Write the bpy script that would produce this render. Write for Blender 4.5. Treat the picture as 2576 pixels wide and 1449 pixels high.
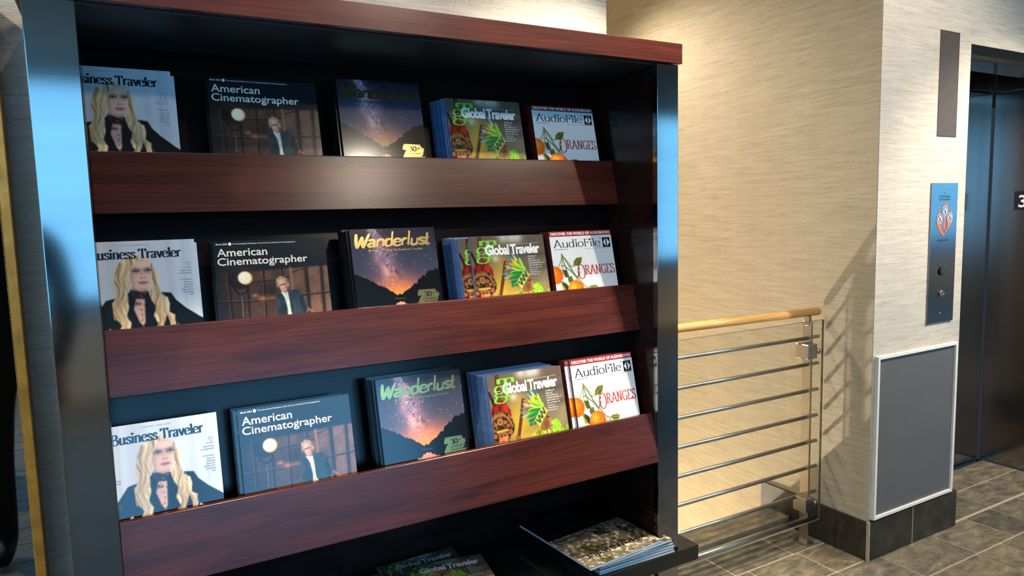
import bpy, bmesh, math, random
import numpy as np
from mathutils import Vector, Matrix, Euler

for _o in list(bpy.data.objects): bpy.data.objects.remove(_o)
random.seed(4)
SC = bpy.context.scene
COL = SC.collection
HT = 1.5                      # eye height: coordinates below are relative to the eye, floor at -1.5

# ---------------------------------------------------------------- camera
YAW, PITCH, ROLL, FPX = 0.513209499, 0.104642934, -0.0245467047, 1773.64
def cam_basis():
    cy, sy, cp, sp = math.cos(YAW), math.sin(YAW), math.cos(PITCH), math.sin(PITCH)
    f = Vector((sy*cp, cy*cp, -sp)); r = Vector((cy, -sy, 0)); u = r.cross(f)
    c, s = math.cos(ROLL), math.sin(ROLL)
    return c*r + s*u, -s*r + c*u, f
_r, _u, _f = cam_basis()
cam = bpy.data.cameras.new('camera'); cam_o = bpy.data.objects.new('camera', cam); COL.objects.link(cam_o)
cam.sensor_width = 36; cam.lens = FPX/2576*36; cam.clip_start = 0.02
m = Matrix((_r, _u, -_f)).transposed().to_4x4(); m.translation = (0, 0, HT); cam_o.matrix_world = m
SC.camera = cam_o
# ---------------------------------------------------------------- world, exposure, light levels
w = bpy.data.worlds.new('world'); SC.world = w; w.use_nodes = True
w.node_tree.nodes['Background'].inputs[0].default_value = (.5, .6, .8, 1)
w.node_tree.nodes['Background'].inputs[1].default_value = .05
vs = SC.view_settings; vs.view_transform = 'Standard'; vs.look = 'None'; vs.gamma = 1; vs.exposure = 0.08
vs.use_curve_mapping = False
WARM = (1.0, .86, .68); NEUT = (1.0, .89, .76)
WINDOW_RADIANCE = 3.8
# ceiling spots: name-free list of (x, y, aim, watts, cone deg, blend, radius, colour)
SPOTS = [
    (1.50, 1.29, (1.06, 1.62, -.9), 350, 75, .5, .025, WARM),
    (0.35, 1.27, (0.30, 1.60, -.9), 95, 72, .5, .025, WARM),
    (1.30, -.35, (0.70, 1.7, 0.0), 42, 50, .5, .06, WARM),
    (-1.15, .75, (-.05, 1.85, -.3), 100, 70, .5, .03, WARM),
    (1.98, .57, (0.85, 1.70, -.25), 130, 62, .5, .02, WARM),
    (2.75, .35, (2.95, 1.77, -.5), 150, 100, .6, .05, NEUT),
    (3.80, .60, (3.60, 1.7, -1.5), 320, 90, .5, .05, NEUT),
    (2.05, 3.30, (2.69, 2.5, -.9), 95, 120, .8, .08, NEUT),
    (-1.90, -2.4, (-1.90, -2.4, -1.5), 330, 112, .5, .05, WARM),  # added unseen lamp: warms the hall that the steel posts reflect
    (7.20, -1.6, (7.20, -1.6, -1.5), 420, 112, .5, .05, WARM),  # second added hall lamp, for the same warm fill and reflections
    (14.0, -1.6, (14.0, -1.6, -1.5), 500, 112, .5, .05, WARM),  # added unseen lamp: brightens the hall end mirrored in the elevator steel
]
CEIL = 1.35
STAIR_LAMP = ((1.56, 4.27, -3.45), 720)

# ---------------------------------------------------------------- helpers: nodes
def new_mat(name):
    mt = bpy.data.materials.new(name); mt.use_nodes = True
    nt = mt.node_tree; b = nt.nodes['Principled BSDF']
    return mt, nt, b
def setin(node, **kw):
    for k, v in kw.items():
        node.inputs[k.replace('_', ' ')].default_value = v
def N(nt, typ, **kw):
    n = nt.nodes.new(typ)
    for k, v in kw.items(): setattr(n, k, v)
    return n
def coords(nt, scale=(1, 1, 1), kind='Object', rot=(0, 0, 0)):
    tc = N(nt, 'ShaderNodeTexCoord'); mp = N(nt, 'ShaderNodeMapping')
    mp.inputs['Scale'].default_value = scale; mp.inputs['Rotation'].default_value = rot
    nt.links.new(tc.outputs[kind], mp.inputs['Vector']); return mp.outputs['Vector']
def noise(nt, vec, scale=5, detail=4, rough=.55, dist=0):
    n = N(nt, 'ShaderNodeTexNoise'); nt.links.new(vec, n.inputs['Vector'])
    setin(n, Scale=scale, Detail=detail, Roughness=rough, Distortion=dist); return n.outputs['Fac']
def ramp(nt, fac, stops):
    r = N(nt, 'ShaderNodeValToRGB'); nt.links.new(fac, r.inputs['Fac'])
    cr = r.color_ramp
    while len(cr.elements) < len(stops): cr.elements.new(.5)
    for e, (p, c) in zip(cr.elements, stops):
        e.position = p; e.color = tuple(c) + (1,) if len(c) == 3 else c
    return r.outputs['Color']
def bump(nt, b, fac, strength=.3, dist=.002):
    bn = N(nt, 'ShaderNodeBump'); setin(bn, Strength=strength, Distance=dist)
    nt.links.new(fac, bn.inputs['Height']); nt.links.new(bn.outputs['Normal'], b.inputs['Normal'])
def mix(nt, a, bb, fac, mode='MIX'):
    n = N(nt, 'ShaderNodeMix', data_type='RGBA', blend_type=mode)
    for s, v in ((6, a), (7, bb)):
        if hasattr(v, 'node'): nt.links.new(v, n.inputs[s])
        else: n.inputs[s].default_value = tuple(v) + (1,)
    if hasattr(fac, 'node'): nt.links.new(fac, n.inputs[0])
    else: n.inputs[0].default_value = fac
    return n.outputs[2]
def lin(c): return tuple((x/12.92 if x <= .04045 else ((x+.055)/1.055)**2.4) for x in c)
def rgb(r, g, b): return lin((r/255, g/255, b/255))

# ---------------------------------------------------------------- materials
MT = {}
def plain(name, c, rough=.5, metal=0, ior=1.45, var=.0, scale=40, **kw):
    mt, nt, b = new_mat(name); setin(b, Roughness=rough, Metallic=metal, IOR=ior)
    f = noise(nt, coords(nt), scale, 3)
    if var:
        lo = tuple(x*(1-var) for x in c); hi = tuple(min(1, x*(1+var)) for x in c)
        nt.links.new(ramp(nt, f, [(.3, lo), (.7, hi)]), b.inputs['Base Color'])
    else: b.inputs['Base Color'].default_value = tuple(c) + (1,)
    for k, v in kw.items(): b.inputs[k.replace('_', ' ')].default_value = v
    MT[name] = mt; return mt
def wood(name, dark, mid, lightc, rough=.28, axis='X', ior=1.6):
    mt, nt, b = new_mat(name)
    s = {'X': (1.3, 9, 9), 'Z': (9, 9, 1.3)}[axis]
    v = coords(nt, s)
    big = noise(nt, v, 2.2, 4, .5, .8)
    s2 = {'X': (8, 420, 420), 'Z': (420, 420, 8)}[axis]
    fine = noise(nt, coords(nt, s2), 1.0, 3, .6)
    wv = N(nt, 'ShaderNodeTexWave', wave_type='BANDS', bands_direction='Z' if axis == 'X' else 'X')
    nt.links.new(coords(nt, {'X': (.35, 3, 5), 'Z': (5, 3, .35)}[axis]), wv.inputs['Vector'])
    setin(wv, Scale=3.2, Distortion=11, Detail=4, Detail_Scale=.9)
    c1 = ramp(nt, big, [(.28, dark), (.45, mid), (.62, lightc), (.75, mid)])
    lines = ramp(nt, wv.outputs['Fac'], [(.0, (.52, .48, .48)), (.16, (.95, .95, .95)), (.7, (1, 1, 1)), (1, (.82, .8, .8))])
    c1 = mix(nt, c1, lines, .6, 'MULTIPLY')
    c2 = ramp(nt, fine, [(.35, (.62, .62, .62)), (.65, (1, 1, 1))])
    nt.links.new(mix(nt, c1, c2, .55, 'MULTIPLY'), b.inputs['Base Color'])
    setin(b, Roughness=rough, IOR=ior)
    fineb = noise(nt, coords(nt, (1, 1, 1)), 420, 2)
    bump(nt, b, fineb, .10, .0006)
    MT[name] = mt
def grasscloth(name, base, dark, axis='X'):
    # paper-backed woven grass: long thin horizontal strands with dark gaps
    mt, nt, b = new_mat(name)
    sx = (7, 7, 1)
    tc = N(nt, 'ShaderNodeTexCoord')
    def layer(hx, vz, sc, det=2):
        mp = N(nt, 'ShaderNodeMapping'); mp.inputs['Scale'].default_value = (hx, hx, vz)
        nt.links.new(tc.outputs['Object'], mp.inputs['Vector']); return noise(nt, mp.outputs['Vector'], sc, det, .5)
    c = layer(12, 620, 1); e = layer(1.2, 1.2, 1.5, 2); brk = layer(7, 130, 1, 2); tone = layer(4, 60, 1, 2)
    mp = N(nt, 'ShaderNodeMapping'); mp.inputs['Scale'].default_value = (.10, .10, 1); nt.links.new(tc.outputs['Object'], mp.inputs['Vector'])
    wv = N(nt, 'ShaderNodeTexWave', wave_type='BANDS', bands_direction='Z'); nt.links.new(mp.outputs['Vector'], wv.inputs['Vector'])
    setin(wv, Scale=48, Distortion=9, Detail=3, Detail_Scale=40, Detail_Roughness=.6)
    c1 = ramp(nt, wv.outputs['Fac'], [(.0, dark), (.30, base), (1, tuple(x*1.10 for x in base))])
    c1 = mix(nt, tuple(x*1.04 for x in base), c1, ramp(nt, brk, [(.40, (.18, .18, .18)), (.62, (1, 1, 1))]))
    c2 = ramp(nt, c, [(.30, (.72, .69, .62)), (.46, (1, 1, 1)), (.7, (1, 1, 1))])
    c3 = ramp(nt, e, [(.3, (.93, .93, .92)), (.7, (1, 1, 1))]); c4 = ramp(nt, tone, [(.35, (.88, .87, .84)), (.6, (1, 1, 1))])
    x = mix(nt, c1, c2, .8, 'MULTIPLY'); x = mix(nt, x, c3, 1, 'MULTIPLY'); x = mix(nt, x, c4, 1, 'MULTIPLY')
    nt.links.new(x, b.inputs['Base Color']); setin(b, Roughness=.58, IOR=1.4)
    ad = N(nt, 'ShaderNodeMath', operation='ADD'); nt.links.new(wv.outputs['Fac'], ad.inputs[0]); nt.links.new(c, ad.inputs[1])
    bump(nt, b, ad.outputs[0], .5, .0022)
    MT[name] = mt
def slate(name, cols, rough=.42):
    mt, nt, b = new_mat(name)
    oi = N(nt, 'ShaderNodeObjectInfo'); tc = N(nt, 'ShaderNodeTexCoord')
    ad = N(nt, 'ShaderNodeVectorMath', operation='ADD')
    nt.links.new(tc.outputs['Object'], ad.inputs[0])
    ml = N(nt, 'ShaderNodeVectorMath', operation='SCALE'); ml.inputs[0].default_value = (31, 17, 11)
    nt.links.new(oi.outputs['Random'], ml.inputs['Scale']); nt.links.new(ml.outputs[0], ad.inputs[1])
    mp = N(nt, 'ShaderNodeMapping'); mp.inputs['Scale'].default_value = (1, 2.2, 1); nt.links.new(ad.outputs[0], mp.inputs['Vector'])
    f = noise(nt, mp.outputs['Vector'], 11, 12, .74, .25)
    c1 = ramp(nt, f, [(.32, cols[0]), (.45, cols[1]), (.56, cols[2]), (.70, cols[3])])
    tint = ramp(nt, oi.outputs['Random'], [(.0, (.55, .58, .6)), (.35, (.85, .85, .85)), (.7, (1, .97, .9)), (1, (1.0, .93, .8))])
    nt.links.new(mix(nt, c1, tint, 1, 'MULTIPLY'), b.inputs['Base Color'])
    setin(b, Roughness=rough, IOR=1.45)
    f2 = noise(nt, mp.outputs['Vector'], 36, 8, .75)
    bump(nt, b, f2, .5, .006); MT[name] = mt
def steel(name, c, rough=.3, horizontal=True, an=.0):
    mt, nt, b = new_mat(name)
    s = (4, 4, 700) if horizontal else (700, 700, 4)
    f = noise(nt, coords(nt, s), 1, 2); g = noise(nt, coords(nt, (.6, .6, 14) if horizontal else (14, 14, .6)), 1, 3)
    nt.links.new(ramp(nt, g, [(.3, tuple(x*.86 for x in c)), (.7, c)]), b.inputs['Base Color'])
    setin(b, Metallic=1, Roughness=rough); bump(nt, b, f, .02, .0003)
    MT[name] = mt
def pages(name):
    mt, nt, b = new_mat(name)
    f = noise(nt, coords(nt, (3, 2600, 3)), 1, 1)
    nt.links.new(ramp(nt, f, [(.35, (.42, .42, .42)), (.65, (.83, .82, .79))]), b.inputs['Base Color']); setin(b, Roughness=.7)
    MT[name] = mt
def art_mat(name, rough=.14, ior=1.68):
    mt, nt, b = new_mat(name)
    at = N(nt, 'ShaderNodeAttribute', attribute_name='print'); nt.links.new(at.outputs['Color'], b.inputs['Base Color'])
    setin(b, Roughness=rough, IOR=ior)
    MT[name] = mt

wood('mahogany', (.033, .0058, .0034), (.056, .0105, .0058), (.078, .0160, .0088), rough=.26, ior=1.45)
wood('mahogany_shaded', (.010, .004, .0035), (.014, .005, .0045), (.021, .008, .006), rough=.2, ior=1.4)  # same mahogany, with the shade inside the rack put into its colour
wood('maple_rail', (.46, .23, .055), (.60, .32, .085), (.68, .39, .12), rough=.35, axis='X')
grasscloth('grasscloth_cream', rgb(208, 201, 186), rgb(138, 124, 100))
grasscloth('grasscloth_gold', rgb(203, 191, 163), rgb(150, 130, 92))
slate('slate', [(.05, .047, .038), (.115, .102, .075), (.185, .162, .112), (.33, .28, .18)])
slate('slate_dark', [(.008, .007, .006), (.018, .015, .012), (.034, .028, .020), (.07, .055, .036)], .35)
steel('brushed_steel', (.30, .29, .28), .09)
steel('elevator_steel', (.34, .31, .29), .16, False)
steel('rail_steel', (.50, .47, .44), .3)
steel('plate_steel', (.22, .215, .21), .16)
pages('page_edges')
art_mat('printed_cover')
plain('black_laminate', (.006, .006, .006), .12, ior=1.5, var=.2)
plain('shade_dark', (.008, .005, .0045), .55, var=.2)  # near-black standing in for the shade below the top board
plain('grout', rgb(160, 146, 122), .9, var=.2, scale=200)
plain('plaster', (.62, .57, .48), .9, var=.05)
plain('ceiling_white', (.26, .19, .14), .9, var=.03)
plain('dark_recess', rgb(70, 60, 52), .45, var=.15)
plain('black_gap', (.004, .004, .004), .8, var=.2)
plain('panel_grey', rgb(84, 84, 82), .5, var=.06, scale=6)
plain('glass_edge', rgb(96, 92, 78), .2, var=.1)
plain('panel_frame', rgb(214, 208, 196), .4, var=.05)
plain('gold_frame', (.52, .25, .035), .35, .35, var=.25, scale=25)
plain('gold_bead', (.75, .48, .12), .25, .9, var=.1)
plain('mirror_glass', (.36, .34, .32), .02, 1.0)
plain('white_print', (.80, .79, .76), .3, ior=1.6, var=.03)
plain('cream_print', (.78, .70, .58), .3, ior=1.6, var=.03)
plain('black_print', (.008, .008, .01), .25, ior=1.6, var=.1)
plain('navy_print', (.006, .009, .018), .2, ior=1.75, var=.1)
plain('grey_print', (.22, .22, .24), .4, var=.05)
plain('green_print', (.20, .50, .035), .25, ior=1.6, var=.05)
plain('red_print', (.40, .035, .015), .25, ior=1.6, var=.05)
plain('banner_red', (.28, .022, .016), .2, ior=1.7, var=.05)
plain('gold_foil', (.72, .52, .20), .22, 1.0, var=.08)
plain('orange_enamel', (.62, .10, .012), .35, var=.05)
plain('red_light', (.8, .02, .03), .4, Emission_Color=(1, .03, .06, 1), Emission_Strength=1.4)
plain('spine_blue', (.10, .17, .33), .3, ior=1.6, var=.25, scale=60)
plain('spine_black', (.006, .006, .007), .18, ior=1.6, var=.3)
plain('spine_red', (.10, .012, .010), .22, ior=1.6, var=.3)
plain('spine_white', (.70, .71, .73), .3, ior=1.6, var=.04)
plain('rubber_black', (.012, .012, .012), .6, var=.2)
plain('cloth_dark', (.012, .014, .02), .85, var=.4, scale=60)
plain('skin', (.50, .28, .20), .5, var=.06)
plain('hair_brown', (.05, .03, .018), .6, var=.3, scale=90)
plain('lamp_housing', (.72, .71, .68), .4, var=.03)
plain('lamp_lens', (1, .9, .75), .4, Emission_Color=(1, .82, .58, 1), Emission_Strength=6.0)
plain('window_pane', (.3, .5, .8), .3, Emission_Color=(.17, .56, 1.0, 1), Emission_Strength=WINDOW_RADIANCE)
plain('window_frame', (.03, .03, .035), .4, var=.1)
def _spine_plaid():
    mt, nt, b = new_mat('spine_plaid')
    f = N(nt, 'ShaderNodeTexBrick'); nt.links.new(coords(nt, (1, 1, 1)), f.inputs['Vector'])
    g = noise(nt, coords(nt, (400, 400, 60)), 1, 2)
    nt.links.new(ramp(nt, g, [(.42, (.012, .011, .010)), (.62, (.16, .13, .09))]), b.inputs['Base Color']); setin(b, Roughness=.3)
    MT['spine_plaid'] = mt
_spine_plaid()
def _glass():
    mt, nt, b = new_mat('clear_glass'); nt.nodes.remove(b)
    out = nt.nodes['Material Output']; gl = N(nt, 'ShaderNodeBsdfGlossy'); tr = N(nt, 'ShaderNodeBsdfTransparent'); mx = N(nt, 'ShaderNodeMixShader')
    mx.inputs[0].default_value = .05
    tr.inputs[0].default_value = (.94, .95, .93, 1); gl.inputs['Roughness'].default_value = .02
    nt.links.new(tr.outputs[0], mx.inputs[1]); nt.links.new(gl.outputs[0], mx.inputs[2])
    nt.links.new(mx.outputs[0], out.inputs['Surface']); MT['clear_glass'] = mt
_glass()
def _elite():
    mt, nt, b = new_mat('dark_floral_print')
    f = noise(nt, coords(nt), 62, 3, .6); g = noise(nt, coords(nt), 18, 2, .5)
    c = ramp(nt, f, [(.44, (.10, .088, .066)), (.53, (.15, .13, .09)), (.60, (.52, .40, .27)), (.72, (.92, .84, .72))])
    d = ramp(nt, g, [(.36, (.30, .34, .18)), (.52, (1, 1, 1))])
    nt.links.new(mix(nt, c, d, 1, 'MULTIPLY'), b.inputs['Base Color']); setin(b, Roughness=.14, IOR=1.7); MT['dark_floral_print'] = mt
    mt, nt, b = new_mat('dark_photo_print'); f = noise(nt, coords(nt), 14, 3)
    nt.links.new(ramp(nt, f, [(.55, (.004, .004, .004)), (.78, (.03, .022, .018))]), b.inputs['Base Color']); setin(b, Roughness=.15, IOR=1.6); MT['dark_photo_print'] = mt
_elite()

# ---------------------------------------------------------------- helpers: geometry (z is relative to eye height)
class G:
    def __init__(s): s.v = []; s.f = []
    def add(s, vs, fs):
        n = len(s.v); s.v += [tuple(p) for p in vs]; s.f += [tuple(i+n for i in f) for f in fs]; return s
    def box(s, x0, x1, y0, y1, z0, z1):
        return s.add([(x, y, z) for x in (x0, x1) for y in (y0, y1) for z in (z0, z1)],
                     [(0, 1, 3, 2), (4, 6, 7, 5), (0, 4, 5, 1), (2, 3, 7, 6), (0, 2, 6, 4), (1, 5, 7, 3)])
    def prism_x(s, prof, x0, x1):      # profile of (y,z) swept along x
        n = len(prof)
        return s.add([(x0, y, z) for y, z in prof] + [(x1, y, z) for y, z in prof],
                     [tuple(range(n)), tuple(range(2*n-1, n-1, -1))] + [(i, n+i, n+(i+1) % n, (i+1) % n) for i in range(n)])
    def cyl(s, p, q, r, n=14, r2=None):
        p, q = Vector(p), Vector(q); d = (q-p).normalized(); a = d.orthogonal().normalized(); b = d.cross(a); r2 = r if r2 is None else r2
        ring = [a*math.cos(2*math.pi*i/n) + b*math.sin(2*math.pi*i/n) for i in range(n)]
        return s.add([p+e*r for e in ring] + [q+e*r2 for e in ring],
                     [tuple(range(n-1, -1, -1)), tuple(range(n, 2*n))] + [(i, (i+1) % n, n+(i+1) % n, n+i) for i in range(n)])
    def lathe(s, c, prof, n=16):       # prof of (r,z) about a vertical axis through c
        k = len(prof)
        vs = [(c[0]+r*math.cos(2*math.pi*i/n), c[1]+r*math.sin(2*math.pi*i/n), c[2]+z) for r, z in prof for i in range(n)]
        fs = [(j*n+i, j*n+(i+1) % n, (j+1)*n+(i+1) % n, (j+1)*n+i) for j in range(k-1) for i in range(n)]
        fs += [tuple(range(n-1, -1, -1)), tuple((k-1)*n+i for i in range(n))]
        return s.add(vs, fs)
    def sphere(s, c, r, n=10, k=6, sc=(1, 1, 1)):
        vs = [(c[0], c[1], c[2]-r*sc[2])]
        for j in range(1, k):
            t = -math.pi/2 + math.pi*j/k
            vs += [(c[0]+r*sc[0]*math.cos(t)*math.cos(2*math.pi*i/n), c[1]+r*sc[1]*math.cos(t)*math.sin(2*math.pi*i/n), c[2]+r*sc[2]*math.sin(t)) for i in range(n)]
        vs.append((c[0], c[1], c[2]+r*sc[2])); L = len(vs)-1
        fs = [(0, 1+(i+1) % n, 1+i) for i in range(n)]
        for j in range(k-2): fs += [(1+j*n+i, 1+j*n+(i+1) % n, 1+(j+1)*n+(i+1) % n, 1+(j+1)*n+i) for i in range(n)]
        fs += [(1+(k-2)*n+i, 1+(k-2)*n+(i+1) % n, L) for i in range(n)]
        return s.add(vs, fs)
    def mesh(s, name, off=(0, 0, 0), bevel=0, smooth=False, seg=1):
        me = bpy.data.meshes.new(name)
        me.from_pydata([(x-off[0], y-off[1], z-off[2]) for x, y, z in s.v], [], s.f)
        bm = bmesh.new(); bm.from_mesh(me)
        bmesh.ops.recalc_face_normals(bm, faces=bm.faces)
        if bevel: bmesh.ops.bevel(bm, geom=list(bm.edges), offset=bevel, segments=seg, affect='EDGES', profile=.5)
        if smooth:
            for f in bm.faces: f.smooth = len(f.verts) <= 4
        bm.to_mesh(me); bm.free(); return me
def link(name, data, mat=None, parent=None):
    o = bpy.data.objects.new(name, data); COL.objects.link(o)
    if mat is not None and data is not None and not data.materials: data.materials.append(MT[mat])
    if parent is not None: o.parent = parent
    return o
def root_of(o):
    while o.parent: o = o.parent
    return o
def tag(o, label=None, cat=None, group=None, kind=None):
    if label: o['label'] = label
    if cat: o['category'] = cat
    if group: o['group'] = group
    if kind: o['kind'] = kind
    return o
def thing(name, loc, label, cat, group=None, kind=None):
    o = bpy.data.objects.new(name, None); COL.objects.link(o); o.empty_display_size = .05
    o.location = (loc[0], loc[1], loc[2]+HT); o['_org'] = list(loc); tag(o, label, cat, group, kind); return o
def part(name, g, mat, parent, bevel=0, smooth=False, seg=1, label=None):
    off = root_of(parent)['_org']
    o = link(name, g.mesh(name, off, bevel, smooth, seg), mat, parent)
    if label: o['label'] = label
    return o
def single(name, g, mat, org, label=None, cat=None, kind=None, bevel=0, smooth=False):
    o = link(name, g.mesh(name, org, bevel, smooth), mat); o.location = (org[0], org[1], org[2]+HT); o['_org'] = list(org)
    return tag(o, label, cat, None, kind)
def B(*a): return G().box(*a)

# ================================================================ the setting
XW = 2.695            # gold wall over the stairs
YP = 1.765            # wall with the call panel
YB = 1.92             # wall behind the rack
XE = 1.46             # its free end, where the stair opening begins
FL = -1.5
# floor: grout bed with slate tiles
fl = G(); fl.box(-3, 22, -4, YP, FL-.2, FL-.0025); fl.box(XE, XW, YP, 2.30, FL-.2, FL-.0025); fl.box(3.325, 4.335, YP, 2.6, FL-.2, FL-.0025)
fl.box(-3, XE, YP, YB+.1, FL-.2, FL-.0025)
floor = single('floor', fl, 'grout', (0, 0, FL), kind='structure')
rows = [.24, .46, .68, .90, 1.12, 1.335, 1.55, 1.767, 1.962, 2.16, 2.30]
known = {6: [2.50, 2.77, 3.143, 3.45], 5: [2.42, 2.79, 3.13, 3.325, 3.70], 7: [2.20, 2.50, 2.69], 8: [2.13, 2.477, 2.69], 9: [2.25, 2.55, 2.69]}
tile_cache = {}
rnd = random.Random(11)
for i in range(len(rows)-1):
    y0, y1 = rows[i], rows[i+1]
    xs = list(known.get(i, []))
    lo, hi = (.9, 4.9) if y1 <= 1.78 else (XE, XW)
    if not xs: xs = [lo+.5+rnd.random()*.2]
    while xs[0] > lo+.15: xs.insert(0, xs[0]-rnd.choice((.21, .27, .33, .375)))
    while xs[-1] < hi-.15: xs.append(xs[-1]+rnd.choice((.21, .27, .33, .375)))
    xs[0] = max(xs[0], lo); xs[-1] = min(max(xs[-1], hi), hi) if y1 > 1.78 else xs[-1]
    for a, b in zip(xs, xs[1:]):
        if b-a < .05: continue
        cx, cy = (a+b)/2, (y0+y1)/2; g = .004
        t = part('tile', B(a+g, b-g, y0+g, y1-g, FL-.012, FL+rnd.uniform(-.0008, .0008)), 'slate', floor, bevel=.0015)
# tiles in the elevator recess
for (a, b, y0, y1) in ((3.33, 3.70, 1.775, 1.962), (3.70, 4.02, 1.775, 1.962), (4.02, 4.33, 1.775, 1.962), (3.33, 3.56, 1.962, 2.15), (3.56, 3.93, 1.962, 2.15), (3.93, 4.33, 1.962, 2.15)):
    part('tile', B(a+.004, b-.004, y0+.004, y1-.004, FL-.012, FL), 'slate', floor, bevel=.0015)
# the rest of the hall floor: bigger runs of tile seen only in reflections
far = G(); rr = random.Random(3)
for i in range(-18, 11):
    y0 = .24 + (i-10)*.215 - .004
    for k in range(-9, 66):
        x0 = k*.33 + (i % 3)*.11 - .05
        if y0+.215 < .245 or x0+.33 < .9 or x0 > 4.95:
            if -3 < x0 and x0+.33 < 22 and y0 > -4 and y0+.21 < YP and not (y0 > .03 and x0 > .55 and x0 < 4.95):
                far.box(x0+.004, x0+.326, y0+.004, y0+.211, FL-.012, FL)
for k in range(-9, 5): far.box(k*.33+.004-.05, min(k*.33+.326-.05, XE-.004), 1.771, YB-.006, FL-.012, FL)
for y0_ in (.24, .46, .68, .90, 1.12, 1.335, 1.55): far.box(.555, .896, y0_+.004, y0_+.211, FL-.012, FL)
o = part('tile_field', far, 'slate', floor); o['kind'] = 'stuff'

single('ceiling', B(-3, 22, -4, 5.6, CEIL, CEIL+.1), 'ceiling_white', (0, 0, CEIL), kind='structure')

def strips_y(wall, x, seams, z0, z1, mat, thick=.0025, side=-1):
    for a, b in zip(seams, seams[1:]):
        part('wallpaper_strip', B(min(x, x+side*thick), max(x, x+side*thick), a+.00008, b-.00008, z0, z1), mat, wall)
def strips_x(wall, y, seams, z0, z1, mat, thick=.0025):
    for a, b in zip(seams, seams[1:]):
        part('wallpaper_strip', B(a+.00008, b-.00008, y-thick, y, z0, z1), mat, wall)
# wall behind the rack
wb = single('wall_back', B(-3, XE, YB, YB+.22, FL, CEIL), 'plaster', (0, YB, FL), kind='structure')
strips_x(wb, YB, [-2.66, -1.75, -.84, .07, .96, XE], FL+.17, CEIL, 'grasscloth_cream')
# gold wall over the stairwell, goes down past the floor
wr = single('wall_right', B(XW, XW+.2, YP+.001, 5.6, FL-3, CEIL), 'plaster', (XW, YP, FL), kind='structure')
strips_y(wr, XW, [YP, 2.164, 3.06, 3.95, 4.85, 5.6], FL-3, CEIL, 'grasscloth_gold')
# wall with lantern, call panel and access panel, with the elevator opening cut out
we = G(); we.box(XW+.001, 3.323, YP, YP+.2, FL, CEIL); we.box(3.323, 4.335, YP, YP+.2, .69, CEIL); we.box(4.362, 22, 1.56, YP+.2, FL, CEIL)
wf = single('wall_far', we, 'plaster', (XW, YP, FL), kind='structure')
for a, b, z0, z1 in ((XW-.002, 3.325, FL+.177, CEIL), (3.325, 4.335, .69, CEIL)):
    part('wallpaper_strip', B(a+.0003, b-.0003, YP-.003, YP, z0, z1), 'grasscloth_cream', wf)
part('wallpaper_strip', B(3.3225, 3.3255, YP+.0005, YP+.16, FL+.177, .69), 'grasscloth_cream', wf)
# stairwell and hall shell
single('wall_stair_left', B(XE-.2, XE, YB+.22, 5.6, FL-3, CEIL), 'plaster', (XE, YB, FL-3), kind='structure')
single('wall_stair_far', B(XE-.2, XW+.2, 5.6, 5.7, FL-3, CEIL), 'plaster', (2, 5.6, FL-3), kind='structure')
single('floor_lower', B(XE-.2, XW+.2, 2.3, 5.6, FL-3.1, FL-3), 'slate', (2, 4, FL-3), kind='structure')
single('wall_stair_near', B(XE, XW, 2.285, 2.30, FL-3, FL-.2), 'plaster', (2, 2.29, FL-3), kind='structure')
single('wall_left', B(-3.1, -3, -4, YB+.22, FL, CEIL), 'grasscloth_cream', (-3, 0, FL), kind='structure')
single('wall_end', B(22, 22.1, -4, 2.2, FL, CEIL), 'plaster', (22, 0, FL), kind='structure')
wfr = G(); wfr.box(-3, 22, -4.1, -4, FL, CEIL)
single('wall_front', wfr, 'plaster', (0, -4, FL), kind='structure')
# windows in the hall wall opposite: dark frames, bluish daylight
wins = [(-2.2, .35), (.45, 2.75), (6.0, 8.3), (8.4, 10.7), (10.8, 13.1), (13.2, 15.5), (15.6, 17.9), (18.0, 20.3)]
for n, (a, b) in enumerate(wins):
    z0, z1 = -.62, 1.16
    o = thing('window_%d' % (n+1), ((a+b)/2, -4, z0), None, None, kind='structure')
    f = G(); f.box(a, b, -4.0, -3.93, z0-.05, z0); f.box(a, b, -4.0, -3.93, z1, z1+.05); f.box(a-.04, a, -4, -3.93, z0-.05, z1+.05); f.box(b, b+.04, -4, -3.93, z0-.05, z1+.05)
    part('frame', f, 'window_frame', o)
    for k in range(2):
        xa = a+(b-a)*k/2; part('pane', B(xa+.015, a+(b-a)*(k+1)/2-.015, -3.985, -3.975, z0, z1), 'window_pane', o)
    part('mullion', B((a+b)/2-.015, (a+b)/2+.015, -4, -3.95, z0, z1), 'window_frame', o)
a, b, z0, z1 = -3.6, -.3, -.62, 1.16
o = thing('window_%d' % (len(wins)+1), (-3, -2, z0), None, None, kind='structure')
f = G(); f.box(-3, -2.93, a, b, z0-.05, z0); f.box(-3, -2.93, a, b, z1, z1+.05); f.box(-3, -2.93, a-.04, a, z0-.05, z1+.05); f.box(-3, -2.93, b, b+.04, z0-.05, z1+.05)
part('frame', f, 'window_frame', o)
for k in range(3): part('pane', B(-2.985, -2.975, a+1.1*k+.015, a+1.1*(k+1)-.015, z0, z1), 'window_pane', o)
for k in range(1, 3): part('mullion', B(-3, -2.95, a+1.1*k-.015, a+1.1*k+.015, z0, z1), 'window_frame', o)
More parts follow.
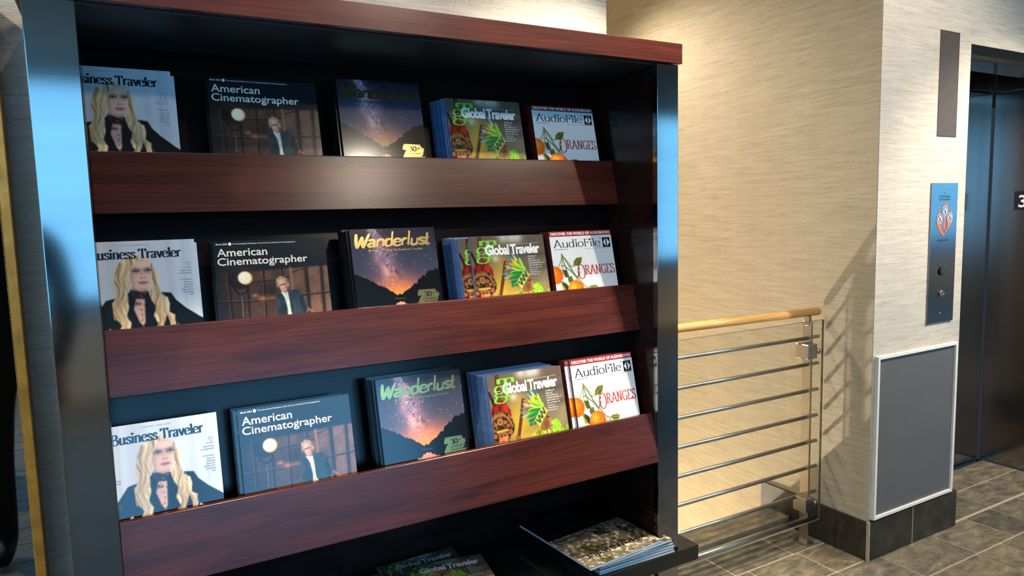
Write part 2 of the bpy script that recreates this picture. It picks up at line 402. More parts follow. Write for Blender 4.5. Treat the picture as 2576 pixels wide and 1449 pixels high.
# baseboards of dark slate pieces
bb = thing('baseboard_right', (XW, 2.0, FL), None, None, kind='structure')
for a, b in ((1.762, 2.05), (2.055, 2.318)):
    part('tile', B(XW-.014, XW-.0022, a, b, FL+.001, FL+.168), 'slate_dark', bb, bevel=.001)
bb = thing('baseboard_far', (3, YP, FL), None, None, kind='structure')
for a, b in ((XW-.010, 2.992), (2.997, 3.327)):
    part('tile', B(a, b, YP-.016, YP-.0022, FL+.001, FL+.170), 'slate_dark', bb, bevel=.001)
part('tile', B(3.3256, 3.336, YP-.016, YP+.16, FL+.001, FL+.170), 'slate_dark', bb, bevel=.001)
part('grout_joint', B(2.9918, 2.9972, YP-.0152, YP-.004, FL+.001, FL+.169), 'grout', bb)
part('grout_joint', B(XW-.015, XW-.009, YP-.017, YP-.004, FL+.001, FL+.172), 'grout', bb)
bb = thing('baseboard_back', (0, YB, FL), None, None, kind='structure')
for k in range(11): part('tile', B(-3+k*.405, -3+k*.405+.4, YB-.012, YB-.0028, FL+.001, FL+.165), 'slate_dark', bb)
# stone curb at the edge of the stair opening
single('trim_1', B(XE, 2.68, 2.148, 2.284, FL-.004, -1.446), 'slate', (2.0, 2.2, FL), kind='structure', bevel=.003)

# ---------------------------------------------------------------- elevator
el = thing('door_1', (3.83, 2.16, FL), None, None, kind='structure')
part('door_leaf', B(3.30, 3.815, 2.16, 2.185, FL+.006, .598), 'elevator_steel', el, bevel=.002)
part('door_leaf', B(3.820, 4.322, 2.165, 2.19, FL+.006, .598), 'elevator_steel', el, bevel=.002)
part('transom', B(3.30, 4.333, 2.16, 2.19, .606, 1.1), 'elevator_steel', el, bevel=.002)
part('gap', B(3.30, 4.345, 2.19, 2.2, FL, 1.1), 'black_gap', el)
part('jamb', B(4.337, 4.361, 1.556, 2.158, FL+.008, .598), 'elevator_steel', el, bevel=.002)
part('jamb', B(4.337, 4.361, 1.556, 2.158, .604, 1.34), 'elevator_steel', el, bevel=.002)
part('jamb', B(3.30, 3.3225, YP+.165, 2.158, FL, 1.1), 'elevator_steel', el)
part('header', B(3.326, 4.336, YP-.004, YP+.02, .645, .689), 'brushed_steel', el, bevel=.002)
part('soffit', B(3.326, 4.336, YP+.02, 1.94, .632, .652), 'brushed_steel', el, bevel=.002)
part('sill', B(3.325, 4.335, 2.135, 2.166, FL-.004, FL+.004), 'plate_steel', el)

def text_geo(body, bold=0.0, space=1.0):
    cu = bpy.data.curves.new('t', 'FONT'); cu.body = body; cu.size = 1; cu.offset = bold; cu.space_character = space; cu.resolution_u = 3
    ob = bpy.data.objects.new('t', cu); COL.objects.link(ob)
    dg = bpy.context.evaluated_depsgraph_get(); me = bpy.data.meshes.new_from_object(ob.evaluated_get(dg))
    v = np.array([(p.co.x, p.co.y) for p in me.vertices]); f = [tuple(p.vertices) for p in me.polygons]
    bpy.data.objects.remove(ob); bpy.data.curves.remove(cu); bpy.data.meshes.remove(me)
    return v, f
def put_text(g, body, x0, base, width=None, cap=None, y=0.0, bold=0, align='L', axis='x', space=1.0, flip=False, slope=0):
    """flat lettering facing -y (or -x): left end x0, baseline z, given width and cap height"""
    v, f = text_geo(body, bold, space)
    if len(v) == 0: return
    mn, mx = v[:, 0].min(), v[:, 0].max()
    cz = cap/.72 if cap else None
    sx = width/(mx-mn) if width else cz
    if cz is None: cz = sx
    wd = (mx-mn)*sx
    xo = {'L': x0, 'R': x0-wd, 'C': x0-wd/2}[align]
    X = (v[:, 0]-mn)*sx + xo; Z = v[:, 1]*cz + base + (X-xo)*slope
    if axis == 'x': pts = [(a, y, b) for a, b in zip(X, Z)]
    else: pts = [(y, 2*x0-a if flip else a, b) for a, b in zip(X, Z)]
    g.add(pts, f)
# floor number plate on the jamb (numeral runs along -y, facing the doors)
sg = thing('floor_sign', (4.33, 1.985, .005), 'black square floor plate with white numeral 3 on steel elevator jamb', 'sign')
part('plate', B(4.3325, 4.3368, 1.936, 2.038, -.046, .056), 'black_print', sg, bevel=.001)
g = G(); v, f = text_geo('3', .015); mn, mx = v[:, 0].min(), v[:, 0].max()
g.add([(4.3322, 2.015-(a-mn)*.10, -.030+b*.092) for a, b in v], f); part('numeral', g, 'white_print', sg)

# ---------------------------------------------------------------- things on the wall beside the elevator
ln = thing('hall_lantern', (3.16, YP-.003, .288), 'narrow dark brown lantern strip high on cream wall by elevator', 'lantern')
part('plate', B(3.089, 3.229, YP-.0045, YP-.003, .288, .722), 'dark_recess', ln, bevel=.001)
fr = G(); fr.box(3.0875, 3.089, YP-.0052, YP-.003, .285, .725); fr.box(3.229, 3.2305, YP-.0052, YP-.003, .285, .725); fr.box(3.086, 3.232, YP-.0052, YP-.003, .285, .288); fr.box(3.086, 3.232, YP-.0052, YP-.003, .722, .725)
part('frame', fr, 'dark_recess', ln)
cp = thing('call_panel', (3.156, YP-.003, -.522), 'tall steel elevator call panel with orange flame emblem and buttons', 'call panel')
part('plate', B(3.057, 3.255, YP-.010, YP-.003, -.522, .087), 'plate_steel', cp, bevel=.001)
yp = YP-.0106
def cpx(u): return 3.057+.198*u
def cpz(v): return .087-.609*v
def blob_pts(pts): return [(cpx(a), yp, cpz(b)) for a, b in pts]
# uv from the photograph: plate crop 275..768 x 150..(1449) px, height of crop covers .385 of the plate
def q(x, y): return ((x-(283-(y-150)*.0335))/487, (y-150)*.000395)
fl_polys = [
    [(550, 480), (560, 560), (562, 640), (545, 730), (530, 790), (515, 850), (518, 940), (512, 990), (500, 1000), (485, 960), (483, 900), (490, 820), (478, 740), (462, 660), (468, 590), (505, 530)],
    [(415, 625), (425, 690), (470, 760), (465, 830), (440, 890), (450, 960), (478, 1030), (500, 1050), (520, 1030), (495, 1108), (440, 1040), (380, 940), (362, 850), (365, 760), (390, 690)],
    [(637, 610), (640, 670), (657, 730), (655, 810), (630, 890), (580, 960), (535, 1020), (515, 1060), (500, 1090), (510, 1020), (550, 950), (560, 880), (550, 800), (575, 720), (600, 670)]]
g = G()
for k, P in enumerate(fl_polys): g.add([(cpx(q(*p)[0]), yp-.0002*k, cpz(q(*p)[1])) for p in P], [tuple(range(len(P)))])
em = part('flame_emblem', g, 'orange_enamel', cp, label='orange three-tongued flame')
def disc(g, cx, cz, rx, rz, y, n=20): g.add([(cx+rx*math.cos(6.2832*i/n), y, cz+rz*math.sin(6.2832*i/n)) for i in range(n)], [tuple(range(n))])
gw, gb = G(), G()
for (x, y) in ((512, 655), (415, 790), (603, 770)):
    u_, v_ = q(x, y); cx, cz = cpx(u_), cpz(v_)
    disc(gw, cx, cz, .0215, .0205, yp-.0010); disc(gb, cx, cz, .0190, .0182, yp-.0014); disc(gw, cx, cz, .0140, .0138, yp-.0018)
    gb.add([(cx-.0115, yp-.0022, cz+.0095), (cx-.0085, yp-.0022, cz+.0115), (cx+.0115, yp-.0022, cz-.0095), (cx+.0085, yp-.0022, cz-.0115)], [(0, 1, 2, 3)])
    disc(gb, cx+.001, cz+.006, .003, .003, yp-.0022, 8); gb.add([(cx-.004, yp-.0022, cz+.003), (cx+.005, yp-.0022, cz+.002), (cx+.003, yp-.0022, cz-.009), (cx-.006, yp-.0022, cz-.009)], [(0, 1, 2, 3)])
part('symbol_disc', gw, 'white_print', em); part('symbol', gb, 'black_print', em)
g = G(); put_text(g, 'In Fire Emergency', 3.156, cpz(.100), .080, .010, yp-.0002, .012, 'C'); put_text(g, 'Do Not Use Elevator', 3.156, cpz(.122), .086, .010, yp-.0002, .012, 'C')
part('lettering', g, 'black_print', cp); g = G(); put_text(g, 'Use Exit Stairs', 3.154, cpz(.412), .084, .009, yp-.0002, .012, 'C'); part('lettering', g, 'black_print', cp)
def btn(z, r, nm, mat, rim, label=None):
    b_ = part('button', G().cyl((3.151, yp, z), (3.151, yp-.006, z), r, 20), rim, cp, smooth=True)
    part('button_face', G().cyl((3.151, yp-.006, z), (3.151, yp-.0075, z), r*.68, 18), mat, b_)
btn(cpz(.628), .019, 'button', 'plate_steel', 'black_print'); btn(cpz(.788), .014, 'button', 'plate_steel', 'rail_steel')
part('indicator_light', G().cyl((3.1535, yp-.0075, cpz(.788)), (3.1535, yp-.0085, cpz(.794)), .0062, 14), 'red_light', cp, label='glowing red call light')
for v_ in (.066, .932): part('screw', G().sphere((3.153, yp, cpz(v_)), .0045, 8, 5, (1, .5, 1)), 'rail_steel', cp)
ap = thing('access_panel', (2.99, YP-.003, -1.325), 'grey access panel in pale metal frame low on cream wall', 'access panel')
a, b, z0, z1 = 2.703, 3.286, -1.322, -.622; yy0, yy1 = YP-.022, YP-.003; fw = .013
for bx in ((a, b, yy0, yy1, z0, z0+fw), (a, b, yy0, yy1, z1-fw, z1), (a, a+fw, yy0, yy1, z0+fw, z1-fw), (b-fw, b, yy0, yy1, z0+fw, z1-fw)):
    part('frame_rail', B(*bx), 'panel_frame', ap, bevel=.001)
part('plate', B(a+fw, b-fw, yy0+.010, yy1, z0+fw, z1-fw), 'panel_grey', ap)

# ---------------------------------------------------------------- stair railing
ra = thing('stair_railing', (2.1, 2.02, FL), 'steel bar stair railing with maple handrail and clear glass panel', 'railing')
XP = 2.602
part('post', B(XP, XP+.012, 1.990, 2.034, FL+.001, -.498), 'rail_steel', ra, bevel=.001)
part('base_plate', B(XP-.02, XP+.03, 1.975, 2.05, FL+.0005, FL+.006), 'rail_steel', ra)
part('post', B(1.50, 1.512, 1.990, 2.034, FL+.001, -.498), 'rail_steel', ra, bevel=.001)
for zb in (-.566, -.684, -.802, -.920, -1.037, -1.154, -1.272):
    part('bar', G().cyl((XE+.002, 2.012, zb), (2.678, 2.012, zb-.004), .0085, 14), 'rail_steel', ra, smooth=True)
part('foot_bar', G().cyl((XE+.002, 2.000, -1.384), (2.655, 2.000, -1.390), .0135, 16), 'rail_steel', ra, smooth=True)
h_ = G().cyl((XE+.002, 2.012, -.449), (2.672, 2.012, -.457), .0176, 22); h_.sphere((2.672, 2.012, -.457), .0175, 14, 8, (.6, 1, 1))
part('handrail', h_, 'maple_rail', ra, smooth=True, label='pale maple round handrail')
for x in (XP+.006, 1.506): part('rail_bracket', G().box(x-.010, x+.010, 2.0, 2.024, -.515, -.472), 'rail_steel', ra, bevel=.002)
gp = part('glass_panel', B(XE+.004, 2.652, 1.966, 1.974, -1.388, -.487), 'clear_glass', ra)
ed = G(); ed.box(XE+.004, 2.6525, 1.9655, 1.9745, -.4880, -.4868); ed.box(2.6515, 2.653, 1.9655, 1.9745, -1.388, -.487); ed.box(XE+.004, 2.6525, 1.9655, 1.9745, -1.3882, -1.3868)
part('glass_edge', ed, 'glass_edge', gp)
for zc in (-.618, -1.300):
    c_ = part('glass_clamp', B(XP-.062, XP-.001, 1.955, 2.020, zc-.032, zc+.032), 'rail_steel', ra, bevel=.003)
    part('bolt', G().cyl((XP+.012, 1.975, zc-.006), (XP+.030, 1.975, zc-.006), .013, 12), 'rail_steel', c_, smooth=True)

# ================================================================ the magazine rack
T13 = math.tan(math.radians(13.0)); S13 = math.sin(math.radians(13.0)); C13 = math.cos(math.radians(13.0))
LIPS = [(1.712, .149), (1.617, -.2145), (1.535, -.583)]      # (y, z) of each lip's top front edge
XI0, XI1 = -.028, 1.320                                       # between the side panels
rk = thing('magazine_rack', (.65, 1.70, FL), 'dark mahogany magazine rack with brushed steel posts and three tiers', 'magazine rack')
part('post', B(-.108, -.0275, 1.510, 1.530, FL+.001, .397), 'brushed_steel', rk, bevel=.0015, seg=2)
part('post', B(1.3195, 1.3955, 1.510, 1.530, FL+.001, .397), 'brushed_steel', rk, bevel=.0015, seg=2)
part('post', B(-.108, -.0275, 1.8855, 1.900, FL+.001, .397), 'brushed_steel', rk, bevel=.0015)
part('post', B(1.3195, 1.3955, 1.8855, 1.900, FL+.001, .397), 'brushed_steel', rk, bevel=.0015)
part('top_board', B(-.120, 1.402, 1.500, 1.902, .399, .453), 'mahogany', rk, bevel=.0012)
part('underside_shade', B(XI0, XI1, 1.524, 1.86, .3945, .3988), 'shade_dark', rk)  # dark sheet added below the board to paint its underside as shaded
part('side_panel', B(-.100, XI0, 1.5305, 1.8850, -.9995, .398), 'mahogany_shaded', rk)
part('side_panel', B(XI1, 1.390, 1.5305, 1.8850, -.9995, .398), 'mahogany_shaded', rk)
part('base_shelf', B(-.18, 1.465, 1.497, 1.8853, -1.046, -1.001), 'black_laminate', rk, bevel=.001)
# one sloping back board behind the three tiers, then an upright panel below
y_top = 1.885; zb = .397; z2 = -.72; y2 = LIPS[2][0]+.118+(z2-LIPS[2][1])*T13
sl = (1.878-(y2))/(zb-z2)
part('back_board', G().prism_x([(y2, z2), (1.878, zb), (1.886, zb), (y2+.012, z2)], XI0-.003, XI1+.003), 'mahogany_shaded', rk)
part('back_panel', B(XI0-.004, XI1+.004, 1.8585, 1.868, -.9998, -.70), 'mahogany_shaded', rk)
def yback(z): return y2+(z-z2)*sl
for k, (yl, zl) in enumerate(LIPS):
    dz = (.128, .130, .135)[k]; yb_ = yl-.0300
    lp = part('shelf_lip', G().prism_x([(yl, zl), (yb_, zl-dz), (yb_+.010, zl-dz), (yl+.010, zl)], XI0+.0005, XI1-.0005), 'mahogany', rk, bevel=.0006)
    part('lip_edge', G().prism_x([(yl+.0005, zl), (yl+.0095, zl), (yl+.0095, zl+.0012), (yl+.0005, zl+.0012)], XI0+.001, XI1-.001), 'mahogany', lp)
    part('shelf', B(XI0+.0005, XI1-.0005, yb_+.011, yback(zl-.118)-.001, zl-.122, zl-.1078), 'mahogany_shaded', rk)
for x in (.35, 1.05): part('screw', G().sphere((x, yback(.30)-.001, .30), .004, 8, 5), 'rail_steel', rk)

# ================================================================ stroke lettering (serif, brush and script faces of the covers)
def cr_curve(P, n=7):
    P = [Vector(p) for p in P]; out = []
    for i in range(len(P)-1):
        a = P[max(i-1, 0)]; b = P[i]; c = P[i+1]; d = P[min(i+2, len(P)-1)]
        for k in range(n):
            t = k/n; out.append(.5*((2*b)+(c-a)*t+(2*a-5*b+4*c-d)*t*t+(3*b-a-3*c+d)*t**3))
    out.append(P[-1]); return [(p.x, p.y) for p in out]
def ell(cx, cy, rx, ry, a0=0, a1=360, n=22): return [(cx+rx*math.cos(math.radians(a0+(a1-a0)*i/n)), cy+ry*math.sin(math.radians(a0+(a1-a0)*i/n))) for i in range(n+1)]
C_ = cr_curve
GL = {   # (advance, curves, stems as (x,y0,y1,serif top, serif bottom))
 'o': (.96, [ell(.48, .5, .38, .5)], []),
 'e': (.90, [[(.12, .54), (.80, .54)], C_([(.80, .54), (.74, .85), (.46, 1.0), (.15, .80), (.08, .48), (.18, .14), (.48, 0), (.74, .09), (.84, .22)])], []),
 'a': (.90, [C_([(.14, .76), (.20, .93), (.42, 1.0), (.62, .90), (.67, .70), (.67, .18), (.73, .02), (.86, .06)]), C_([(.66, .58), (.40, .52), (.16, .40), (.10, .22), (.22, .03), (.40, .02), (.66, .22)])], []),
 'd': (1.02, [C_([(.72, .84), (.50, 1.0), (.22, .90), (.09, .50), (.20, .12), (.46, 0), (.72, .18)])], [(.76, 0, 1.52, 'l', 'r')]),
 'g': (.95, [ell(.42, .66, .30, .34), C_([(.66, .88), (.78, 1.0), (.94, .98)]), C_([(.26, .38), (.14, .24), (.20, .10), (.48, .06), (.78, -.02), (.84, -.26), (.62, -.48), (.34, -.50), (.08, -.38), (.08, -.18), (.26, .06)])], []),
 'i': (.46, [ell(.22, 1.36, .085, .085, 0, 360, 10)], [(.23, 0, 1.0, 'l', 'b')]),
 'l': (.46, [], [(.23, 0, 1.52, 'l', 'b')]),
 'n': (1.06, [C_([(.20, .72), (.38, .95), (.58, 1.0), (.76, .90), (.82, .66), (.82, .5)])], [(.20, 0, 1.0, 'l', 'b'), (.82, 0, .62, '', 'b')]),
 'r': (.74, [C_([(.20, .66), (.34, .92), (.54, .99), (.66, .86)])], [(.20, 0, 1.0, 'l', 'b')]),
 's': (.78, [C_([(.64, .74), (.58, .93), (.38, 1.0), (.16, .88), (.16, .68), (.40, .52), (.64, .36), (.66, .14), (.42, 0), (.18, .06), (.09, .26)])], []),
 'u': (1.06, [C_([(.22, .5), (.22, .22), (.32, .05), (.50, 0), (.70, .12), (.82, .32)])], [(.22, .32, 1.0, 'l', ''), (.82, 0, 1.0, 'l', 'r')]),
 'v': (.90, [[(.10, 1.0), (.46, 0)], [(.46, 0), (.80, 1.0)], [(-.02, 1.0), (.26, 1.0)], [(.66, 1.0), (.92, 1.0)]], []),
 't': (.62, [C_([(.24, 1.34), (.24, .25), (.32, .03), (.50, .04), (.60, .16)]), [(.02, .98), (.54, .98)]], []),
 'A': (1.30, [[(.14, 0), (.64, 1.50)], [(.62, 1.50), (1.14, 0)], [(.30, .48), (.98, .48)], [(.0, 0), (.30, 0)], [(.96, 0), (1.32, 0)]], []),
 'B': (1.20, [C_([(.26, 1.46), (.70, 1.46), (.92, 1.28), (.90, .98), (.66, .78), (.26, .78)]), C_([(.26, .78), (.76, .78), (1.06, .58), (1.06, .24), (.78, .02), (.26, .02)])], [(.26, 0, 1.48, 'l', 'l')]),
 'F': (1.00, [[(.20, 1.45), (.94, 1.45)], [(.94, 1.48), (.96, 1.16)], [(.26, .80), (.70, .80)], [(.70, .98), (.70, .62)]], [(.26, 0, 1.47, 'l', 'b')]),
 'T': (1.16, [[(.06, 1.45), (1.08, 1.45)], [(.06, 1.47), (.02, 1.10)], [(1.08, 1.47), (1.12, 1.10)]], [(.57, 0, 1.47, '', 'b')]),
 'W': (1.50, [C_([(.10, 1.42), (.16, .60), (.28, .0)]), C_([(.28, .0), (.50, .50), (.74, 1.15)]), C_([(.74, 1.15), (.80, .50), (.92, .0)]), C_([(.92, .0), (1.14, .62), (1.44, 1.42)])], []),
 '3': (.9, [C_([(.12, 1.20), (.34, 1.46), (.66, 1.40), (.74, 1.12), (.40, .80)]), C_([(.40, .80), (.74, .66), (.80, .28), (.46, 0), (.12, .20)])], []),
 '0': (1.0, [ell(.48, .73, .36, .73)], []),
 'O': (1.2, [ell(.56, .70, .46, .76), C_([(.12, 1.05), (.26, 1.12), (.30, .98), (.20, .94)])], []),
 'R': (1.1, [C_([(.2, 1.45), (.7, 1.42), (.84, 1.12), (.66, .82), (.22, .78)]), C_([(.52, .78), (.80, .25), (.98, .02), (1.12, .12)])], [(.22, 0, 1.47, 'b', 'b')]),
 'N': (1.2, [[(.20, 1.46), (.94, .0)]], [(.20, 0, 1.46, 'l', 'b'), (.94, 0, 1.46, 'b', '')]),
 'G': (1.2, [C_([(1.0, 1.14), (.78, 1.44), (.40, 1.40), (.14, .98), (.14, .46), (.42, .04), (.78, .06), (1.0, .36)]), [(.70, .66), (1.10, .66)]], [(1.0, .05, .66, '', '')]),
 'E': (1.0, [[(.2, 1.45), (.88, 1.45)], [(.2, .02), (.92, .02)], [(.2, .78), (.66, .78)], [(.90, 1.5), (.84, 1.2)], [(.94, -.02), (.88, .26)]], [(.24, 0, 1.47, 'l', 'l')]),
 'S': (.95, [C_([(.80, 1.16), (.66, 1.44), (.34, 1.44), (.12, 1.18), (.22, .90), (.58, .70), (.84, .46), (.76, .12), (.42, .0), (.12, .16), (.12, .40), (.28, .36)])], []),
 ' ': (.5, [], []),
}
def stroke(g, P, w, thick, thin, y, close=False):
    n = len(P)
    if n < 2: return
    L, R = [], []
    for i in range(n):
        a = P[max(i-1, 0)]; b = P[min(i+1, n-1)]
        if i == 0 and (abs(P[0][0]-P[-1][0])+abs(P[0][1]-P[-1][1])) < 1e-6: a = P[-2]
        if i == n-1 and (abs(P[0][0]-P[-1][0])+abs(P[0][1]-P[-1][1])) < 1e-6: b = P[1]
        dx, dy = b[0]-a[0], b[1]-a[1]; l = math.hypot(dx, dy) or 1e-9; dx /= l; dy /= l
        h = (thin+(thick-thin)*abs(dy)**1.3)/2
        if callable(w): h *= w(i/(n-1))
        L.append((P[i][0]-dy*h, y, P[i][1]+dx*h)); R.append((P[i][0]+dy*h, y, P[i][1]-dx*h))
    g.add(L+R, [(i, i+1, n+i+1, n+i) for i in range(n-1)])
def put_strokes(g, body, x0, base, width, xh, thick, thin, y, serif=.16, slant=0, taper=None, track=0, rise=0, vary=None, asc=1.0):
    """lettering drawn with a pen of contrast thick/thin (metres); xh = x-height in metres"""
    adv = sum(GL[c][0]+track for c in body); sx = width/adv; pos = 0
    for ci, c in enumerate(body):
        a, curves, stems = GL[c]
        sc = 1.0; by = base + rise*pos*sx
        if vary: sc, dy = vary(ci); by += dy
        ym = lambda q_: q_ if (q_ <= 1 or c == 'W') else 1+(q_-1)*asc
        tr = lambda p: (x0+(pos+p[0])*sx+slant*ym(p[1])*xh*sc, by+ym(p[1])*xh*sc)
        for P in curves: stroke(g, [tr(p) for p in P], taper, thick, thin, y)
        for (sxp, ya, yb, st, sb) in stems:
            stroke(g, [tr((sxp, ya)), tr((sxp, yb))], taper, thick, thick, y)
            for (yy, k) in ((yb, st), (ya, sb)):
                if k and serif:
                    cxx, cyy = tr((sxp, yy)); hw = serif*xh+thick/2; l_ = hw if k in 'lb' else thick/2; r_ = hw if k in 'rb' else thick/2; hh = thin*.5
                    e = hh if yy == ya else -hh
                    g.add([(cxx-l_, y, cyy+e-hh), (cxx+r_, y, cyy+e-hh), (cxx+r_, y, cyy+e+hh), (cxx-l_, y, cyy+e+hh)], [(0, 1, 2, 3)])
        pos += a+track

# ================================================================ printed pictures, painted as colours of a fine grid
rg = np.random.RandomState(7)
def vnoise(x, y, sx, sy=None, seed=0, oct=3):
    sy = sx if sy is None else sy; out = np.zeros_like(x); amp = 1; tot = 0
    for o_ in range(oct):
        r_ = np.random.RandomState(seed*13+o_).rand(130, 130)
        a = (x*sx*2**o_) % 128; b = (y*sy*2**o_) % 128; i = a.astype(int); j = b.astype(int); fx = a-i; fy = b-j
        fx = fx*fx*(3-2*fx); fy = fy*fy*(3-2*fy)
        out += amp*((r_[j, i]*(1-fx)+r_[j, i+1]*fx)*(1-fy)+(r_[j+1, i]*(1-fx)+r_[j+1, i+1]*fx)*fy); tot += amp; amp *= .5
    return out/tot
class Paint:
    def __init__(s, W, H, bg, nx=200):
        s.asp = H/W; s.nx = nx; s.ny = int(nx*H/W); u = np.linspace(0, 1, s.nx+1); v = np.linspace(0, 1, s.ny+1)
        s.U, s.V = np.meshgrid(u, v); s.X = s.U; s.Y = s.V*s.asp
        s.c = np.zeros(s.U.shape+(3,)); s.c[:] = bg; s.px = 1.0/nx
    def over(s, mask, col):
        mask = np.clip(mask, 0, 1)[..., None]; col = np.asarray(col, float)
        s.c = s.c*(1-mask)+col*mask
    def seg(s, P):
        d = np.full(s.X.shape, 9.0)
        for (a, b) in zip(P, P[1:]):
            ax, ay, bx, by = a[0], a[1]*s.asp, b[0], b[1]*s.asp; dx, dy = bx-ax, by-ay; l = dx*dx+dy*dy+1e-12
            t = np.clip(((s.X-ax)*dx+(s.Y-ay)*dy)/l, 0, 1); d = np.minimum(d, np.hypot(s.X-ax-t*dx, s.Y-ay-t*dy))
        return d
    def pm(s, P, soft=1.0, warp=None):
        ins = np.zeros(s.X.shape, bool); X, Y = s.X, s.Y
        for (a, b) in zip(P, P[1:]+P[:1]):
            ax, ay, bx, by = a[0], a[1]*s.asp, b[0], b[1]*s.asp
            if abs(by-ay) < 1e-9: continue
            ins ^= ((ay > Y) != (by > Y)) & (X < (bx-ax)*(Y-ay)/(by-ay)+ax)
        d = s.seg(P+P[:1]); d = np.where(ins, d, -d)
        if warp is not None: d = d+warp
        return np.clip(d/(soft*s.px*2)+.5, 0, 1)
    def poly(s, P, col, soft=1.0, warp=None, a=1): s.over(a*s.pm(P, soft, warp), col)
    def line(s, P, wd, col, soft=1.0, a=1): s.over(a*np.clip((wd-s.seg(P))/(soft*s.px*2)+.5, 0, 1), col)
    def dot(s, p, rx, ry, col, soft=1.0, a=1):
        d = (1-np.hypot((s.U-p[0])/rx, (s.Y-p[1]*s.asp)/ry))*min(rx, ry); s.over(a*np.clip(d/(soft*s.px*2)+.5, 0, 1), col)
    def glow(s, p, rx, ry, col, a=1): s.over(a*np.exp(-(((s.U-p[0])/rx)**2+((s.Y-p[1]*s.asp)/ry)**2)), col)
    def mesh(s, name, W, H):
        nx, ny = s.nx, s.ny; n = (nx+1)*(ny+1)
        co = np.zeros((n, 3), np.float32); co[:, 0] = s.U.ravel()*W; co[:, 1] = -.0004; co[:, 2] = (1-s.V.ravel())*H
        idx = np.arange(n).reshape(ny+1, nx+1); f = np.stack([idx[:-1, :-1], idx[1:, :-1], idx[1:, 1:], idx[:-1, 1:]], -1).reshape(-1, 4)
        me = bpy.data.meshes.new(name); me.vertices.add(n); me.vertices.foreach_set('co', co.ravel()); me.loops.add(f.size); me.loops.foreach_set('vertex_index', f.ravel().astype(np.int32))
        me.polygons.add(len(f)); me.polygons.foreach_set('loop_start', np.arange(0, f.size, 4, dtype=np.int32)); me.polygons.foreach_set('loop_total', np.full(len(f), 4, np.int32)); me.update(); me.validate()
        at = me.color_attributes.new('print', 'FLOAT_COLOR', 'POINT'); c = np.clip(s.c, 0, 1).reshape(-1, 3); L = np.where(c <= .04045, c/12.92, ((c+.055)/1.055)**2.4)
        at.data.foreach_set('color', np.concatenate([L, np.ones((n, 1))], 1).astype(np.float32).ravel())
        me.materials.append(MT['printed_cover']); return me

